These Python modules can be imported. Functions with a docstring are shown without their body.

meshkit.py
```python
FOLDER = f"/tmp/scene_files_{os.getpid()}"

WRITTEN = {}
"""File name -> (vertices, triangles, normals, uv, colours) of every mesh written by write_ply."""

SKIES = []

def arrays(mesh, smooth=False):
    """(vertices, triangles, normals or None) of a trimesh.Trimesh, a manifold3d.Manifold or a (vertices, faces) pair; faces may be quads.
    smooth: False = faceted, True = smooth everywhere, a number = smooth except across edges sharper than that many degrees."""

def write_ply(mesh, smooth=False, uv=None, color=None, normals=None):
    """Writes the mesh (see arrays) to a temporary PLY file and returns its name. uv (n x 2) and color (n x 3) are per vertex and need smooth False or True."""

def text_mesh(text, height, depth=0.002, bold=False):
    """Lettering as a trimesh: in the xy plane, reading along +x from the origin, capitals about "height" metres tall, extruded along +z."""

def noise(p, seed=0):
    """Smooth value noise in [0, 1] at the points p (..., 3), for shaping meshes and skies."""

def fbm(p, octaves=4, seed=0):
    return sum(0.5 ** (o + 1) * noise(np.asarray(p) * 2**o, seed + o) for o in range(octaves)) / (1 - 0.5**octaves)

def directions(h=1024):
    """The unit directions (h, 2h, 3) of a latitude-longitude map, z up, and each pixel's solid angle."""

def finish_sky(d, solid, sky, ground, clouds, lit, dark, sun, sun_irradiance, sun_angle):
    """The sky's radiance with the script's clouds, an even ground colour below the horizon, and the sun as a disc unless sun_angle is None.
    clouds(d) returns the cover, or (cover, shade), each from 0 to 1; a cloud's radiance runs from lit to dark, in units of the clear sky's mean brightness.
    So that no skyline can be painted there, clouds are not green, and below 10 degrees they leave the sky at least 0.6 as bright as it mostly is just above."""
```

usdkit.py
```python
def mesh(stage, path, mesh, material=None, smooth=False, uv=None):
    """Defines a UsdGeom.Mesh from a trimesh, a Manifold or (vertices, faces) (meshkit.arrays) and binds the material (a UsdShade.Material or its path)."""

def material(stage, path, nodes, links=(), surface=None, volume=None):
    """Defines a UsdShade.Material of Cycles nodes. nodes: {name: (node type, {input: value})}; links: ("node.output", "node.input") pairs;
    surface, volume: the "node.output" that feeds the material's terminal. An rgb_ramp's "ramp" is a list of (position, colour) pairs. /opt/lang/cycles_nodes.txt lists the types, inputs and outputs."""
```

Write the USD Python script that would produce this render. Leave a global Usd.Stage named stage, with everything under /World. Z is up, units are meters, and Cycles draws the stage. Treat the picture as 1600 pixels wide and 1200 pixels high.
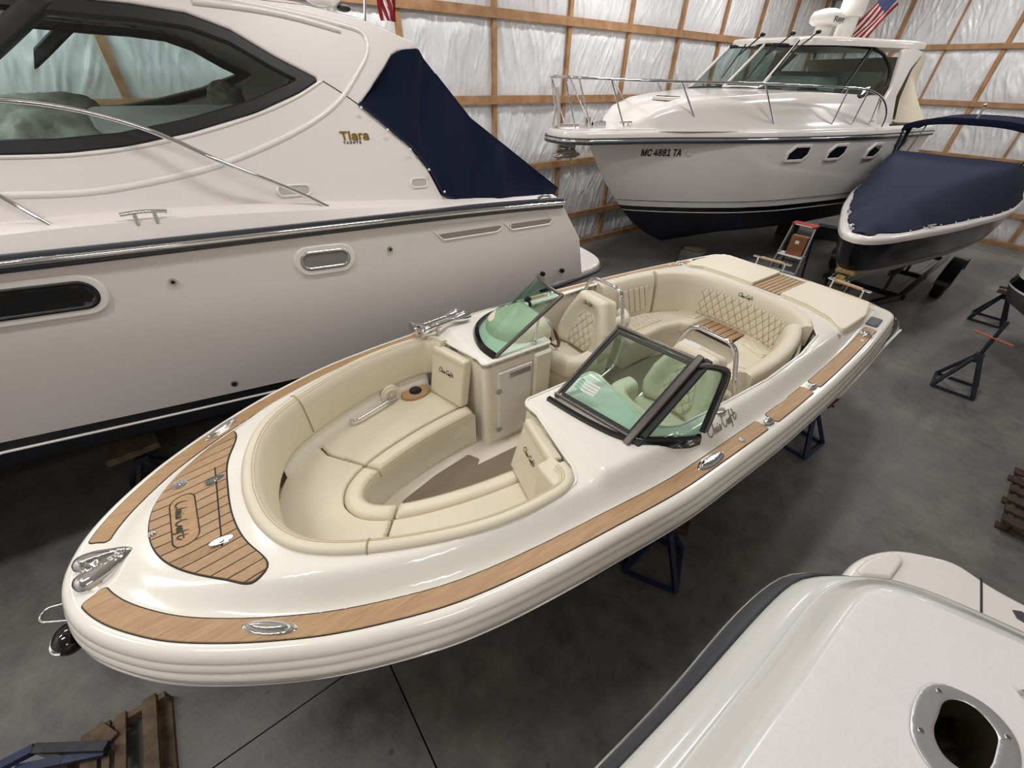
import math, random
import numpy as np, trimesh, shapely, usdkit, meshkit
from shapely.geometry import Polygon, LineString, Point, box as sbox
from shapely import affinity
from shapely.ops import unary_union
from scipy.spatial import Delaunay
from scipy.interpolate import PchipInterpolator, CubicSpline
from pxr import Usd, UsdGeom, UsdLux, Gf, Sdf, UsdShade, Vt

random.seed(7)
rng = np.random.default_rng(7)
stage = Usd.Stage.CreateInMemory()
UsdGeom.SetStageUpAxis(stage, "Z")
UsdGeom.SetStageMetersPerUnit(stage, 1.0)
UsdGeom.Xform.Define(stage, "/World")

# ------------------------------------------------------------------ camera, light, exposure
FPX, CAMZ = 640.0, 3.68
PITCH, ROLL, YAW = np.radians([37.25, 1.52, 52.0])
def _rot():
    cy, sy = np.cos(YAW), np.sin(YAW)
    R0 = np.array([[cy, sy, 0], [0, 0, -1], [-sy, cy, 0]])
    c, s = np.cos(PITCH), np.sin(PITCH)
    Rp = np.array([[1, 0, 0], [0, c, -s], [0, s, c]])
    c, s = np.cos(ROLL), np.sin(ROLL)
    Rr = np.array([[c, -s, 0], [s, c, 0], [0, 0, 1]])
    return Rr @ Rp @ R0
CR = _rot()
CAM = np.array([0, 0, CAMZ])
cam = UsdGeom.Camera.Define(stage, "/World/camera")
_m = np.eye(4)
_m[0, :3], _m[1, :3], _m[2, :3], _m[3, :3] = CR[0], -CR[1], -CR[2], CAM
cam.AddTransformOp().Set(Gf.Matrix4d(*_m.ravel().tolist()))
cam.CreateHorizontalApertureAttr(36.0)
cam.CreateVerticalApertureAttr(27.0)
cam.CreateFocalLengthAttr(36.0 * FPX / 1600)
cam.CreateClippingRangeAttr(Gf.Vec2f(0.02, 200))
cam.CreateExposureAttr(0.08)

# long overhead lamps of the storage hall
LAMPS = [(-6.2, -1.5), (-6.2, 3.0), (-6.2, 8.0), (-5.6, 12.5), (-3.6, 15.8), (-2.2, -2.5), (-2.2, 2.2), (-2.2, 7.0), (-1.6, 12.0), (0.6, 16.2), (3.2, -1.0), (-4.4, -4.2)]
LAMP_Z, LAMP_I = 6.25, 36.0
for i, (lx, ly) in enumerate(LAMPS):
    l = UsdLux.RectLight.Define(stage, f"/World/lamp_light_{i:03d}")
    l.AddTranslateOp().Set((lx, ly, LAMP_Z))
    l.CreateWidthAttr(0.36); l.CreateHeightAttr(1.7); l.CreateIntensityAttr(LAMP_I)
    l.CreateColorAttr(Gf.Vec3f(1.0, 0.99, 0.98))

# ------------------------------------------------------------------ helpers: projection
def ray(px, py):
    return CR.T @ np.array([(px - 800) / FPX, (py - 600) / FPX, 1.0])
def at(px, py, z):
    d = ray(px, py); return CAM + d * (z - CAMZ) / d[2]
def atp(px, py, n, k):
    d = ray(px, py); n = np.asarray(n, float); return CAM + d * (k - n @ CAM) / (n @ d)
def atx(px, py, x): return atp(px, py, (1, 0, 0), x)
def V(*a): return np.array(a, float)

# ------------------------------------------------------------------ helpers: materials
def lin(c):
    c = np.asarray(c, float) / 255.0
    return tuple(np.where(c < 0.04045, c / 12.92, ((c + 0.055) / 1.055) ** 2.4))
LOOKS = {}
def mat(name, rgb, rough=0.4, metal=0.0, coat=0.0, spec=0.5, var=0.0, vscale=6.0, bump=0.0, bscale=60.0, stretch=(1, 1, 1), detail=4.0, rgb2=None, lo=0.35, hi=0.65):
    """A principled material; var or rgb2 mixes in a second tone by noise, bump adds fine relief."""
    n = {"p": ("principled_bsdf", {"base_color": lin(rgb), "roughness": rough, "metallic": metal, "coat_weight": coat, "coat_roughness": 0.06, "specular_ior_level": spec})}
    k = []
    if var or rgb2 is not None or bump:
        n["c"] = ("texture_coordinate", {})
        n["m"] = ("mapping", {"scale": stretch, "mapping_type": "point"})
        k.append(("c.object", "m.vector"))
    if var or rgb2 is not None:
        b = rgb2 if rgb2 is not None else tuple(np.clip(np.array(rgb) * (1 - var), 0, 255))
        n["n"] = ("noise_texture", {"scale": vscale, "detail": detail, "roughness": 0.6})
        n["r"] = ("rgb_ramp", {"ramp": [(0.0, lin(b)), (lo, lin(b)), (hi, lin(rgb)), (1.0, lin(rgb))]})
        k += [("m.vector", "n.vector"), ("n.fac", "r.fac"), ("r.color", "p.base_color")]
    if bump:
        n["bn"] = ("noise_texture", {"scale": bscale, "detail": 3.0})
        n["b"] = ("bump", {"strength": 1.0, "distance": bump})
        k += [("m.vector", "bn.vector"), ("bn.fac", "b.height"), ("b.normal", "p.normal")]
    LOOKS[name] = usdkit.material(stage, f"/World/Looks/{name}", n, k, surface="p.BSDF")
    return LOOKS[name]
def glass(name, tint, ior=1.5):
    LOOKS[name] = usdkit.material(stage, f"/World/Looks/{name}", {
        "t": ("transparent_bsdf", {"color": tint}), "g": ("glossy_bsdf", {"color": (1, 1, 1), "roughness": 0.02}),
        "w": ("layer_weight", {"blend": 0.5}), "e": ("math", {"math_type": "power", "value2": 4.0}), "f": ("math", {"math_type": "multiply_add", "value2": 0.75, "value3": 0.045}), "x": ("mix_closure", {})},
        [("w.facing", "e.value1"), ("e.value", "f.value1"), ("f.value", "x.fac"), ("t.BSDF", "x.closure1"), ("g.BSDF", "x.closure2")], surface="x.closure")
    return LOOKS[name]

GEL = mat("gelcoat_white", (236, 231, 226), 0.16, coat=0.4)
GELL = mat("gelcoat_satin", (232, 224, 221), 0.36)
GELC = mat("gelcoat_cream", (241, 237, 226), 0.14, coat=0.5)
LINER = mat("gelcoat_liner", (232, 225, 208), 0.25, coat=0.3)
DOORW = mat("panel_white", (226, 222, 216), 0.35)
NONSKID = mat("nonskid_white", (236, 231, 230), 0.55, bump=0.0012, bscale=130, stretch=(1, 6, 1))
VINYL = mat("vinyl_cream", (225, 215, 193), 0.42, spec=0.45, bump=0.0006, bscale=220)
VINYLD = mat("vinyl_piping", (200, 184, 152), 0.5)
STITCH = mat("stitching_tan", (178, 158, 122), 0.7)
PADV = mat("vinyl_sunpad", (232, 224, 202), 0.42, spec=0.45, bump=0.0006, bscale=220)
TEAK = mat("teak_bleached", (190, 156, 116), 0.5, rgb2=(162, 126, 88), vscale=5.0, stretch=(1.2, 16, 16), detail=6, lo=0.3, hi=0.7, bump=0.0004, bscale=30)
TEAK2 = mat("teak_plank", (190, 158, 122), 0.55, rgb2=(160, 128, 96), vscale=6.0, stretch=(1.0, 30, 30), detail=6, lo=0.3, hi=0.7)
TEAK3 = mat("teak_plank_dark", (178, 145, 110), 0.55, rgb2=(150, 118, 86), vscale=6.0, stretch=(1.0, 30, 30), detail=6, lo=0.3, hi=0.7)
TEAKB = mat("teak_varnished", (196, 138, 74), 0.25, rgb2=(160, 104, 52), vscale=6.0, stretch=(2, 20, 20), coat=0.5)
CAULK = mat("black_caulk", (38, 30, 22), 0.6)
CHROME = mat("polished_steel", (226, 226, 228), 0.08, metal=1.0)
STEEL = mat("brushed_steel", (188, 186, 182), 0.28, metal=1.0)
BRONZE = mat("frame_anodised", (112, 106, 104), 0.3, metal=0.75)
BLACK = mat("black_rubber", (20, 20, 22), 0.45)
BLACKG = mat("black_gloss", (12, 12, 16), 0.12, coat=0.5)
INK = mat("dark_ink", (62, 54, 44), 0.6)
GREYP = mat("grey_plastic", (74, 76, 80), 0.5)
CARPET = mat("woven_mat", (158, 144, 126), 0.95, spec=0.1, rgb2=(132, 118, 100), vscale=90, stretch=(1, 8, 8), bump=0.002, bscale=300)
NAVYH = mat("hull_navy", (13, 15, 25), 0.16, coat=0.1, spec=0.3)
BOTTOM = mat("bottom_paint", (24, 31, 52), 0.6, var=0.35, vscale=3)
GREYB = mat("bottom_grey", (120, 118, 116), 0.6, var=0.15, vscale=3)
CANVAS = mat("canvas_navy", (17, 23, 45), 0.85, spec=0.15, bump=0.0008, bscale=240)
CANVASL = mat("canvas_navy_light", (42, 45, 66), 0.85, spec=0.2, bump=0.0008, bscale=240)
TAN = mat("canvas_tan", (214, 202, 180), 0.8)
SNAP = mat("snap_white", (235, 235, 235), 0.3)
DKGLASS = mat("smoked_glass", (16, 17, 20), 0.06, coat=0.6)
RUBG = mat("rub_rail_grey", (58, 60, 66), 0.35)
GOLD = mat("gold_lettering", (150, 116, 40), 0.35, metal=0.6)
WOOD = mat("lumber_tan", (184, 144, 106), 0.75, rgb2=(152, 112, 76), vscale=4, stretch=(1, 1, 1), detail=6, bump=0.001, bscale=40)
WOODG = mat("lumber_weathered", (128, 108, 86), 0.85, rgb2=(92, 76, 60), vscale=9, detail=6, bump=0.0015, bscale=50)
WOODD = mat("lumber_dark", (84, 66, 52), 0.85, rgb2=(54, 42, 34), vscale=9, detail=6)
REDW = mat("red_carpet_pad", (116, 58, 40), 0.9, var=0.4, vscale=20)
STANDB = mat("stand_blue_paint", (38, 50, 92), 0.5, rgb2=(28, 36, 62), vscale=12)
STANDK = mat("stand_dark_paint", (26, 30, 44), 0.55, rgb2=(50, 54, 60), vscale=14)
ALU = mat("aluminium", (178, 182, 190), 0.38, metal=0.9)
REDP = mat("red_plastic", (168, 44, 34), 0.45)
CARD = mat("cardboard_brown", (150, 96, 60), 0.85, var=0.15, vscale=5)
PAPER = mat("paper_white", (226, 224, 220), 0.7)
RADARW = mat("radome_white", (226, 224, 218), 0.35)
FLAGR = mat("flag_red", (150, 34, 40), 0.8)
FLAGW = mat("flag_white", (226, 216, 214), 0.8)
FLAGB = mat("flag_blue", (36, 44, 84), 0.8)
SEATW = mat("seat_white_vinyl", (240, 240, 236), 0.45)
INTG = mat("interior_grey", (186, 182, 174), 0.6)
DUST = mat("dust_sheet", (192, 188, 178), 0.75, var=0.3, vscale=5)
ROPE = mat("strap_yellow", (196, 172, 110), 0.8, var=0.3, vscale=30)
GREENG = glass("tinted_glass", (0.60, 0.80, 0.71))
CABG = glass("cabin_glass", (0.70, 0.80, 0.785))
DARKG = glass("windscreen_glass", (0.42, 0.52, 0.49))
CONC = None

def concrete():
    n = {"g": ("geometry", {}), "a": ("noise_texture", {"scale": 0.55, "detail": 7.0, "roughness": 0.62}), "b": ("noise_texture", {"scale": 4.5, "detail": 8.0, "roughness": 0.7}),
         "s": ("noise_texture", {"scale": 38.0, "detail": 3.0}), "v": ("voronoi_texture", {"scale": 2.2, "randomness": 1.0}),
         "ra": ("rgb_ramp", {"ramp": [(0.30, lin((99, 98, 98))), (0.52, lin((123, 121, 118))), (0.72, lin((145, 142, 135)))]}),
         "rb": ("rgb_ramp", {"ramp": [(0.30, (0.62, 0.62, 0.64)), (0.5, (0.96, 0.96, 0.96)), (0.72, (1.22, 1.2, 1.16))]}),
         "rv": ("rgb_ramp", {"ramp": [(0.0, (0.35, 0.35, 0.35)), (0.035, (0.45, 0.45, 0.45)), (0.05, (1, 1, 1)), (1.0, (1, 1, 1))]}),
         "x": ("mix_color", {"blend_type": "multiply", "fac": 1.0, "use_clamp": False}), "y": ("mix_color", {"blend_type": "multiply", "fac": 0.7, "use_clamp": False}),
         "rr": ("map_range", {"from_min": 0.3, "from_max": 0.7, "to_min": 0.34, "to_max": 0.6}),
         "bu": ("bump", {"strength": 0.6, "distance": 0.003}), "p": ("principled_bsdf", {"specular_ior_level": 0.4})}
    k = [("g.position", q + ".vector") for q in "absv"] + [("a.fac", "ra.fac"), ("b.fac", "rb.fac"), ("v.distance", "rv.fac"), ("ra.color", "x.a"), ("rb.color", "x.b"),
         ("x.result", "y.a"), ("rv.color", "y.b"), ("y.result", "p.base_color"), ("b.fac", "rr.value"), ("rr.result", "p.roughness"), ("s.fac", "bu.height"), ("bu.normal", "p.normal")]
    return usdkit.material(stage, "/World/Looks/concrete", n, k, surface="p.BSDF")
CONC = concrete()
def plastic():
    n = {"g": ("geometry", {}), "m": ("mapping", {"scale": (8, 8, 1.6)}), "a": ("noise_texture", {"scale": 2.2, "detail": 5.0, "roughness": 0.6, "distortion": 0.8}),
         "b": ("bump", {"strength": 0.8, "distance": 0.012}), "q": ("noise_texture", {"scale": 0.9, "detail": 4.0}),
         "r": ("rgb_ramp", {"ramp": [(0.3, lin((222, 223, 226))), (0.7, lin((242, 242, 244)))]}),
         "p": ("principled_bsdf", {"roughness": 0.26, "specular_ior_level": 0.75, "coat_weight": 0.35, "coat_roughness": 0.12})}
    k = [("g.position", "m.vector"), ("m.vector", "a.vector"), ("g.position", "q.vector"), ("q.fac", "r.fac"), ("r.color", "p.base_color"), ("a.fac", "b.height"), ("b.normal", "p.normal")]
    return usdkit.material(stage, "/World/Looks/plastic_sheeting", n, k, surface="p.BSDF")
PLASTIC = plastic()

# ------------------------------------------------------------------ helpers: prims
USED = {}
def pathfor(parent, name):
    k = f"{parent}/{name}"; n = USED.get(k, -1) + 1; USED[k] = n
    return k if n == 0 else f"{k}_{n:03d}"
class Thing:
    def __init__(s, name, label=None, cat=None, loc=(0, 0, 0), rotz=0.0, group=None, kind=None):
        s.path = pathfor("/World", name)
        s.loc, s.ang = np.array(loc, float), rotz
        x = UsdGeom.Xform.Define(stage, s.path); x.AddTranslateOp().Set(tuple(map(float, loc))); x.AddRotateZOp().Set(math.degrees(rotz))
        s.prim = x.GetPrim()
        for k, v in (("label", label), ("category", cat), ("group", group), ("kind", kind)):
            if v: s.prim.SetCustomDataByKey(k, v)
        c, si = math.cos(rotz), math.sin(rotz)
        s.R = np.array([[c, -si, 0], [si, c, 0], [0, 0, 1]])
    def local(s, p): return (np.asarray(p, float) - s.loc) @ s.R
    def world(s, p): return np.asarray(p, float) @ s.R.T + s.loc
    def part(s, name, mesh, m, smooth=35, label=None, under=None, world=False, kind=None, group=None, normals=None):
        if isinstance(mesh, list): mesh = cat(*mesh)
        v, f = np.array(mesh.vertices), np.array(mesh.faces)
        if world: v = s.local(v)
        p = pathfor(under or s.path, name)
        q = usdkit.mesh(stage, p, trimesh.Trimesh(v, f, process=False), m, smooth=smooth)
        if normals is not None: q.GetNormalsAttr().Set(Vt.Vec3fArray.FromNumpy(np.asarray(normals(v, np.array(q.GetNormalsAttr().Get())), np.float32)))
        if label: q.GetPrim().SetCustomDataByKey("label", label)
        if kind: q.GetPrim().SetCustomDataByKey("kind", kind)
        return p

def cat(*ms): return trimesh.util.concatenate([m for m in ms if m is not None and len(m.faces)])
def tm(v, f): return trimesh.Trimesh(np.asarray(v, float), np.asarray(f, int), process=False)
def bx(x0, x1, y0, y1, z0, z1, c=0.0):
    m = trimesh.creation.box(bounds=[[min(x0, x1), min(y0, y1), min(z0, z1)], [max(x0, x1), max(y0, y1), max(z0, z1)]])
    if c:
        P = np.array(m.vertices); q = []
        for s in ((1, 0, 0), (0, 1, 0), (0, 0, 1)):
            s = np.array(s, float); mid = P.mean(0); q.append(P - np.sign(P - mid) * c * (1 - s))
        m = trimesh.convex.convex_hull(np.vstack(q))
    return m
def beam(a, b, w, h=None, up=(0, 0, 1), c=0.0):
    """A square bar from a to b."""
    a, b = V(*a), V(*b); h = h or w; t = b - a; L = np.linalg.norm(t); t = t / L
    s = np.cross(up, t)
    if np.linalg.norm(s) < 1e-6: s = np.cross((1, 0, 0), t)
    s /= np.linalg.norm(s); u = np.cross(t, s)
    m = bx(0, L, -w / 2, w / 2, -h / 2, h / 2, c); m.vertices = a + np.array(m.vertices) @ np.array([t, s, u]); return m
def rs(pts, n=None, step=None, closed=False):
    """Resample a polyline evenly."""
    p = np.asarray(pts, float)
    if closed: p = np.vstack([p, p[:1]])
    d = np.r_[0, np.cumsum(np.linalg.norm(np.diff(p, axis=0), axis=1))]
    if n is None: n = max(2, int(round(d[-1] / step)) + 1)
    t = np.linspace(0, d[-1], n + 1)[:-1] if closed else np.linspace(0, d[-1], n)
    return np.stack([np.interp(t, d, p[:, k]) for k in range(p.shape[1])], 1)
def spl(pts, n=40, closed=False):
    """A smooth curve through the points."""
    p = np.asarray(pts, float)
    if closed: p = np.vstack([p, p[:1]])
    d = np.r_[0, np.cumsum(np.linalg.norm(np.diff(p, axis=0), axis=1))]
    c = CubicSpline(d, p, bc_type="periodic" if closed else "natural")
    t = np.linspace(0, d[-1], n + 1)[:-1] if closed else np.linspace(0, d[-1], n)
    return c(t)
def fillet(pts, r, n=6):
    """Rounds the corners of a 3-D polyline."""
    p = [np.asarray(q, float) for q in pts]; out = [p[0]]
    for a, b, c in zip(p, p[1:], p[2:]):
        u, w = a - b, c - b; lu, lw = np.linalg.norm(u), np.linalg.norm(w); k = min(r, lu * 0.45, lw * 0.45)
        s, e = b + u / lu * k, b + w / lw * k
        out += [(1 - t) ** 2 * s + 2 * t * (1 - t) * b + t * t * e for t in np.linspace(0, 1, n)]
    return np.array(out + [p[-1]])
def tube(pts, r, sides=10, closed=False):
    p = np.asarray(pts, float); n = len(p)
    t = (np.roll(p, -1, 0) - np.roll(p, 1, 0)) if closed else np.gradient(p, axis=0)
    t /= np.linalg.norm(t, axis=1, keepdims=True) + 1e-12
    a = np.zeros_like(p); ref = np.array([0, 0, 1.0]) if abs(t[0][2]) < 0.9 else np.array([1.0, 0, 0])
    for i in range(n):
        q = ref - t[i] * (ref @ t[i]); q /= np.linalg.norm(q) + 1e-12; a[i] = q; ref = q
    b = np.cross(t, a); rr = np.broadcast_to(r, (n,))[:, None, None]
    w = np.arange(sides) * 2 * np.pi / sides
    v = p[:, None] + rr * (np.cos(w)[None, :, None] * a[:, None] + np.sin(w)[None, :, None] * b[:, None])
    v = v.reshape(-1, 3); f = []
    for i in range(n if closed else n - 1):
        j = (i + 1) % n
        for k in range(sides):
            l = (k + 1) % sides
            f += [[i * sides + k, i * sides + l, j * sides + l], [i * sides + k, j * sides + l, j * sides + k]]
    if not closed:
        v = np.vstack([v, p[0], p[-1]]); c0, c1 = len(v) - 2, len(v) - 1
        for k in range(sides):
            l = (k + 1) % sides; f += [[c0, l, k], [c1, (n - 1) * sides + k, (n - 1) * sides + l]]
    return tm(v, f)
def grid(rows, closed=False, wrap=False):
    """A surface through rows of points (rows x columns x 3)."""
    A = np.asarray(rows, float); R, C = A.shape[:2]; f = []
    for i in range(R if wrap else R - 1):
        i2 = (i + 1) % R
        for j in range(C if closed else C - 1):
            j2 = (j + 1) % C
            f += [[i * C + j, i * C + j2, i2 * C + j2], [i * C + j, i2 * C + j2, i2 * C + j]]
    return tm(A.reshape(-1, 3), f)
def sweep(path, prof, closed=False, cap=True, side=None, pclosed=True):
    """Sweeps a profile (outward, up) along a near level path; outward is the path's right-hand side."""
    p = np.asarray(path, float); q = np.asarray(prof, float)
    t = (np.roll(p, -1, 0) - np.roll(p, 1, 0)) if closed else np.gradient(p, axis=0)
    t[:, 2] = 0; t /= np.linalg.norm(t, axis=1, keepdims=True) + 1e-12
    n = np.stack([t[:, 1], -t[:, 0], 0 * t[:, 0]], 1)
    A = p[:, None] + n[:, None] * q[None, :, :1] + np.array([0, 0, 1.0]) * q[None, :, 1:]
    m = grid(A, closed=pclosed, wrap=closed)
    if cap and not closed and pclosed:
        tri = Delaunay(q).simplices; P = Polygon(q)
        tri = tri[shapely.contains_xy(P, *q[tri].mean(1).T)]
        v = np.array(m.vertices); M = len(q); o = (len(p) - 1) * M
        m = tm(v, np.vstack([m.faces, tri, tri[:, ::-1] + o]))
    m.fix_normals() if False else None
    return m
def dense(poly, step):
    """Boundary points of a polygon with its holes, at most step apart."""
    rings = [poly.exterior, *poly.interiors]
    return [np.array(shapely.segmentize(r, step).coords)[:-1] for r in rings]
def tri2d(poly, pts):
    T = Delaunay(pts).simplices; c = pts[T].mean(1)
    T = T[shapely.contains_xy(poly, c[:, 0], c[:, 1])]
    a, b, d = pts[T[:, 0]], pts[T[:, 1]], pts[T[:, 2]]
    cr = (b - a)[:, 0] * (d - a)[:, 1] - (b - a)[:, 1] * (d - a)[:, 0]
    T = T[np.abs(cr) > 1e-10]; cr = cr[np.abs(cr) > 1e-10]
    T[cr < 0] = T[cr < 0][:, ::-1]
    return T
def parts_of(poly): return [g for g in getattr(poly, "geoms", [poly]) if g.geom_type == "Polygon" and g.area > 1e-6]
def pillow(poly, top, bot, r=0.03, step=0.05, extra=None, crown=0.0, cw=0.2):
    """A solid slab over a 2-D polygon with a rounded top edge; extra(x, y) adds height."""
    out = []
    for P in parts_of(poly):
        B = dense(P, step); nb = [len(b) for b in B]; pts = list(np.vstack(B))
        levels = [0.12, 0.35, 0.7, 1.0] if r > 0.012 else [1.0]
        for l in levels:
            for q in parts_of(P.buffer(-r * l)):
                for b in dense(q, step): pts += list(b)
        x0, y0, x1, y1 = P.bounds
        gx, gy = np.meshgrid(np.arange(x0, x1, step), np.arange(y0, y1, step)); g = np.stack([gx.ravel(), gy.ravel()], 1)
        I = P.buffer(-r - step * 0.4)
        if not I.is_empty: pts += list(g[shapely.contains_xy(I, g[:, 0], g[:, 1])])
        pts = np.array(pts)
        T = tri2d(P, pts)
        d = shapely.distance(P.boundary, shapely.points(pts)); dd = np.minimum(d, r)
        z = top - r + np.sqrt(np.maximum(r * r - (r - dd) ** 2, 0))
        if crown: z = z + crown * (1 - np.exp(-d / cw))
        if extra is not None: z = z + extra(pts[:, 0], pts[:, 1])
        v = np.c_[pts, z]; n = len(v); f = [T]; o = 0; v = [v]; m = n
        for k in nb:
            ring = np.c_[pts[o:o + k], np.full(k, bot)]; v.append(ring)
            i = np.arange(k); j = (i + 1) % k
            f += [np.stack([o + i, m + i, m + j], 1), np.stack([o + i, m + j, o + j], 1)]; o += k; m += k
        t = tm(np.vstack(v), np.vstack(f)); out.append(t)
    return cat(*out)
def place(m, o, ea, eb, en=None):
    """Moves a mesh made in (a, b, height) onto a plane at o with axes ea and eb."""
    ea, eb = V(*ea), V(*eb); ea = ea / np.linalg.norm(ea); eb = eb - ea * (eb @ ea); eb = eb / np.linalg.norm(eb)
    en = np.cross(ea, eb); m = m.copy(); m.vertices = V(*o) + np.array(m.vertices) @ np.array([ea, eb, en]); return m
def ext(poly, z0, z1):
    return cat(*[trimesh.creation.extrude_polygon(g, z1 - z0, engine="earcut").apply_translation((0, 0, z0)) for g in parts_of(poly)])
def disc(c, r, h, n=20, axis=(0, 0, 1)):
    m = trimesh.creation.cylinder(radius=r, height=h, sections=n); T = trimesh.geometry.align_vectors([0, 0, 1], axis); m.apply_transform(T); m.apply_translation(c); return m
def ball(c, r, s=(1, 1, 1), sub=2):
    m = trimesh.creation.icosphere(sub, 1.0); m.vertices = np.array(m.vertices) * np.array(s) * r + V(*c); return m
def lathe(prof, c=(0, 0, 0), axis=(0, 0, 1), n=24):
    m = trimesh.creation.revolve(np.asarray(prof, float), sections=n); m.apply_transform(trimesh.geometry.align_vectors([0, 0, 1], axis)); m.apply_translation(c); return m
def rrect(w, h, r): return sbox(-w / 2 + r, -h / 2 + r, w / 2 - r, h / 2 - r).buffer(r, quad_segs=6)
def lines_on(poly, lines, zf, r, step=0.05):
    """Thin raised seams along 2-D lines clipped to a polygon."""
    out = []
    for ln in lines:
        q = LineString(ln).intersection(poly)
        for g in getattr(q, "geoms", [q]):
            if g.geom_type == "LineString" and g.length > 0.01:
                p = rs(np.array(g.coords), step=step); out.append(tube(np.c_[p, zf(p[:, 0], p[:, 1])], r, 5))
    return cat(*out) if out else None
# a flowing two-word signature as pen strokes, one unit = the capital's height
SCRIPT = [
    [(0.66, 0.74), (0.64, 0.92), (0.46, 1.0), (0.20, 0.82), (0.05, 0.46), (0.10, 0.12), (0.30, 0.0), (0.56, 0.14)],
    [(0.70, 0.02), (0.82, 0.48), (0.96, 0.98)],
    [(0.74, 0.14), (0.84, 0.34), (0.93, 0.38), (0.94, 0.20), (0.92, 0.05), (1.00, 0.03), (1.10, 0.20), (1.16, 0.38), (1.22, 0.34), (1.20, 0.14), (1.24, 0.03), (1.34, 0.10), (1.42, 0.36), (1.40, 0.12), (1.46, 0.02), (1.56, 0.10), (1.66, 0.38), (1.72, 0.24), (1.68, 0.04), (1.58, 0.06)],
    [(1.45, 0.50), (1.47, 0.55)],
    [(1.90, 0.30), (1.94, 0.34)],
    [(2.72, 0.74), (2.70, 0.92), (2.52, 1.0), (2.26, 0.82), (2.11, 0.46), (2.14, 0.12), (2.30, 0.0), (2.50, 0.10), (2.60, 0.24), (2.68, 0.38), (2.72, 0.34), (2.70, 0.10), (2.78, 0.04), (2.90, 0.20), (3.00, 0.38), (2.88, 0.36), (2.84, 0.14), (2.92, 0.04), (3.04, 0.16), (3.10, 0.34), (3.10, 0.06), (3.18, 0.06)],
    [(3.50, 0.90), (3.46, 1.0), (3.36, 0.86), (3.26, 0.4), (3.16, -0.16), (3.08, -0.30)],
    [(3.12, 0.40), (3.40, 0.42), (3.66, 0.44), (3.98, 0.46)],
    [(3.78, 0.90), (3.66, 0.44), (3.62, 0.10), (3.74, 0.04), (3.92, 0.20), (4.06, 0.32)],
]
def script(h, r):
    """The signature lettering along +x, capitals h tall, pen radius r."""
    out = []
    for s in SCRIPT:
        p = spl(s, max(6, 5 * len(s))) if len(s) > 2 else np.array(s)
        p = np.c_[p[:, 0] + 0.0, p[:, 1], np.zeros(len(p))] * h
        m = tube(p, r, 6); m.vertices = np.array(m.vertices) * (1, 1, 0.5); out.append(m)
    return cat(*out)
def text(s, h, bold=False, depth=0.002): return meshkit.text_mesh(s, h, depth, bold)

# ------------------------------------------------------------------ the hall
XA, YB, TOP = -7.76, 18.36, 6.5
XC, YD = 6.0, -6.0
fl = Thing("floor", kind="structure")
def slabs():
    """The floor slab, cut by its control joints into panels with a narrow recessed gap."""
    q = [at(600, 1015, 0), at(680, 1200, 0), at(580, 1020, 0), at(350, 1200, 0)]
    xs, ys = [XA - 0.2, -1.63, XC], [YD, 0.037, YB + 0.2]
    ang = math.atan2(q[3][1] - q[2][1], q[3][0] - q[2][0])
    for i in range(2):
        for j in range(2):
            g = 0.005
            fl.part("floor_slab", bx(xs[i] + g, xs[i + 1] - g, ys[j] + g, ys[j + 1] - g, -0.12, 0.0), CONC, smooth=False)
    fl.part("floor_base", bx(XA - 0.2, XC, YD, YB + 0.2, -0.25, -0.12), BLACK, smooth=False)
slabs()

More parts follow.
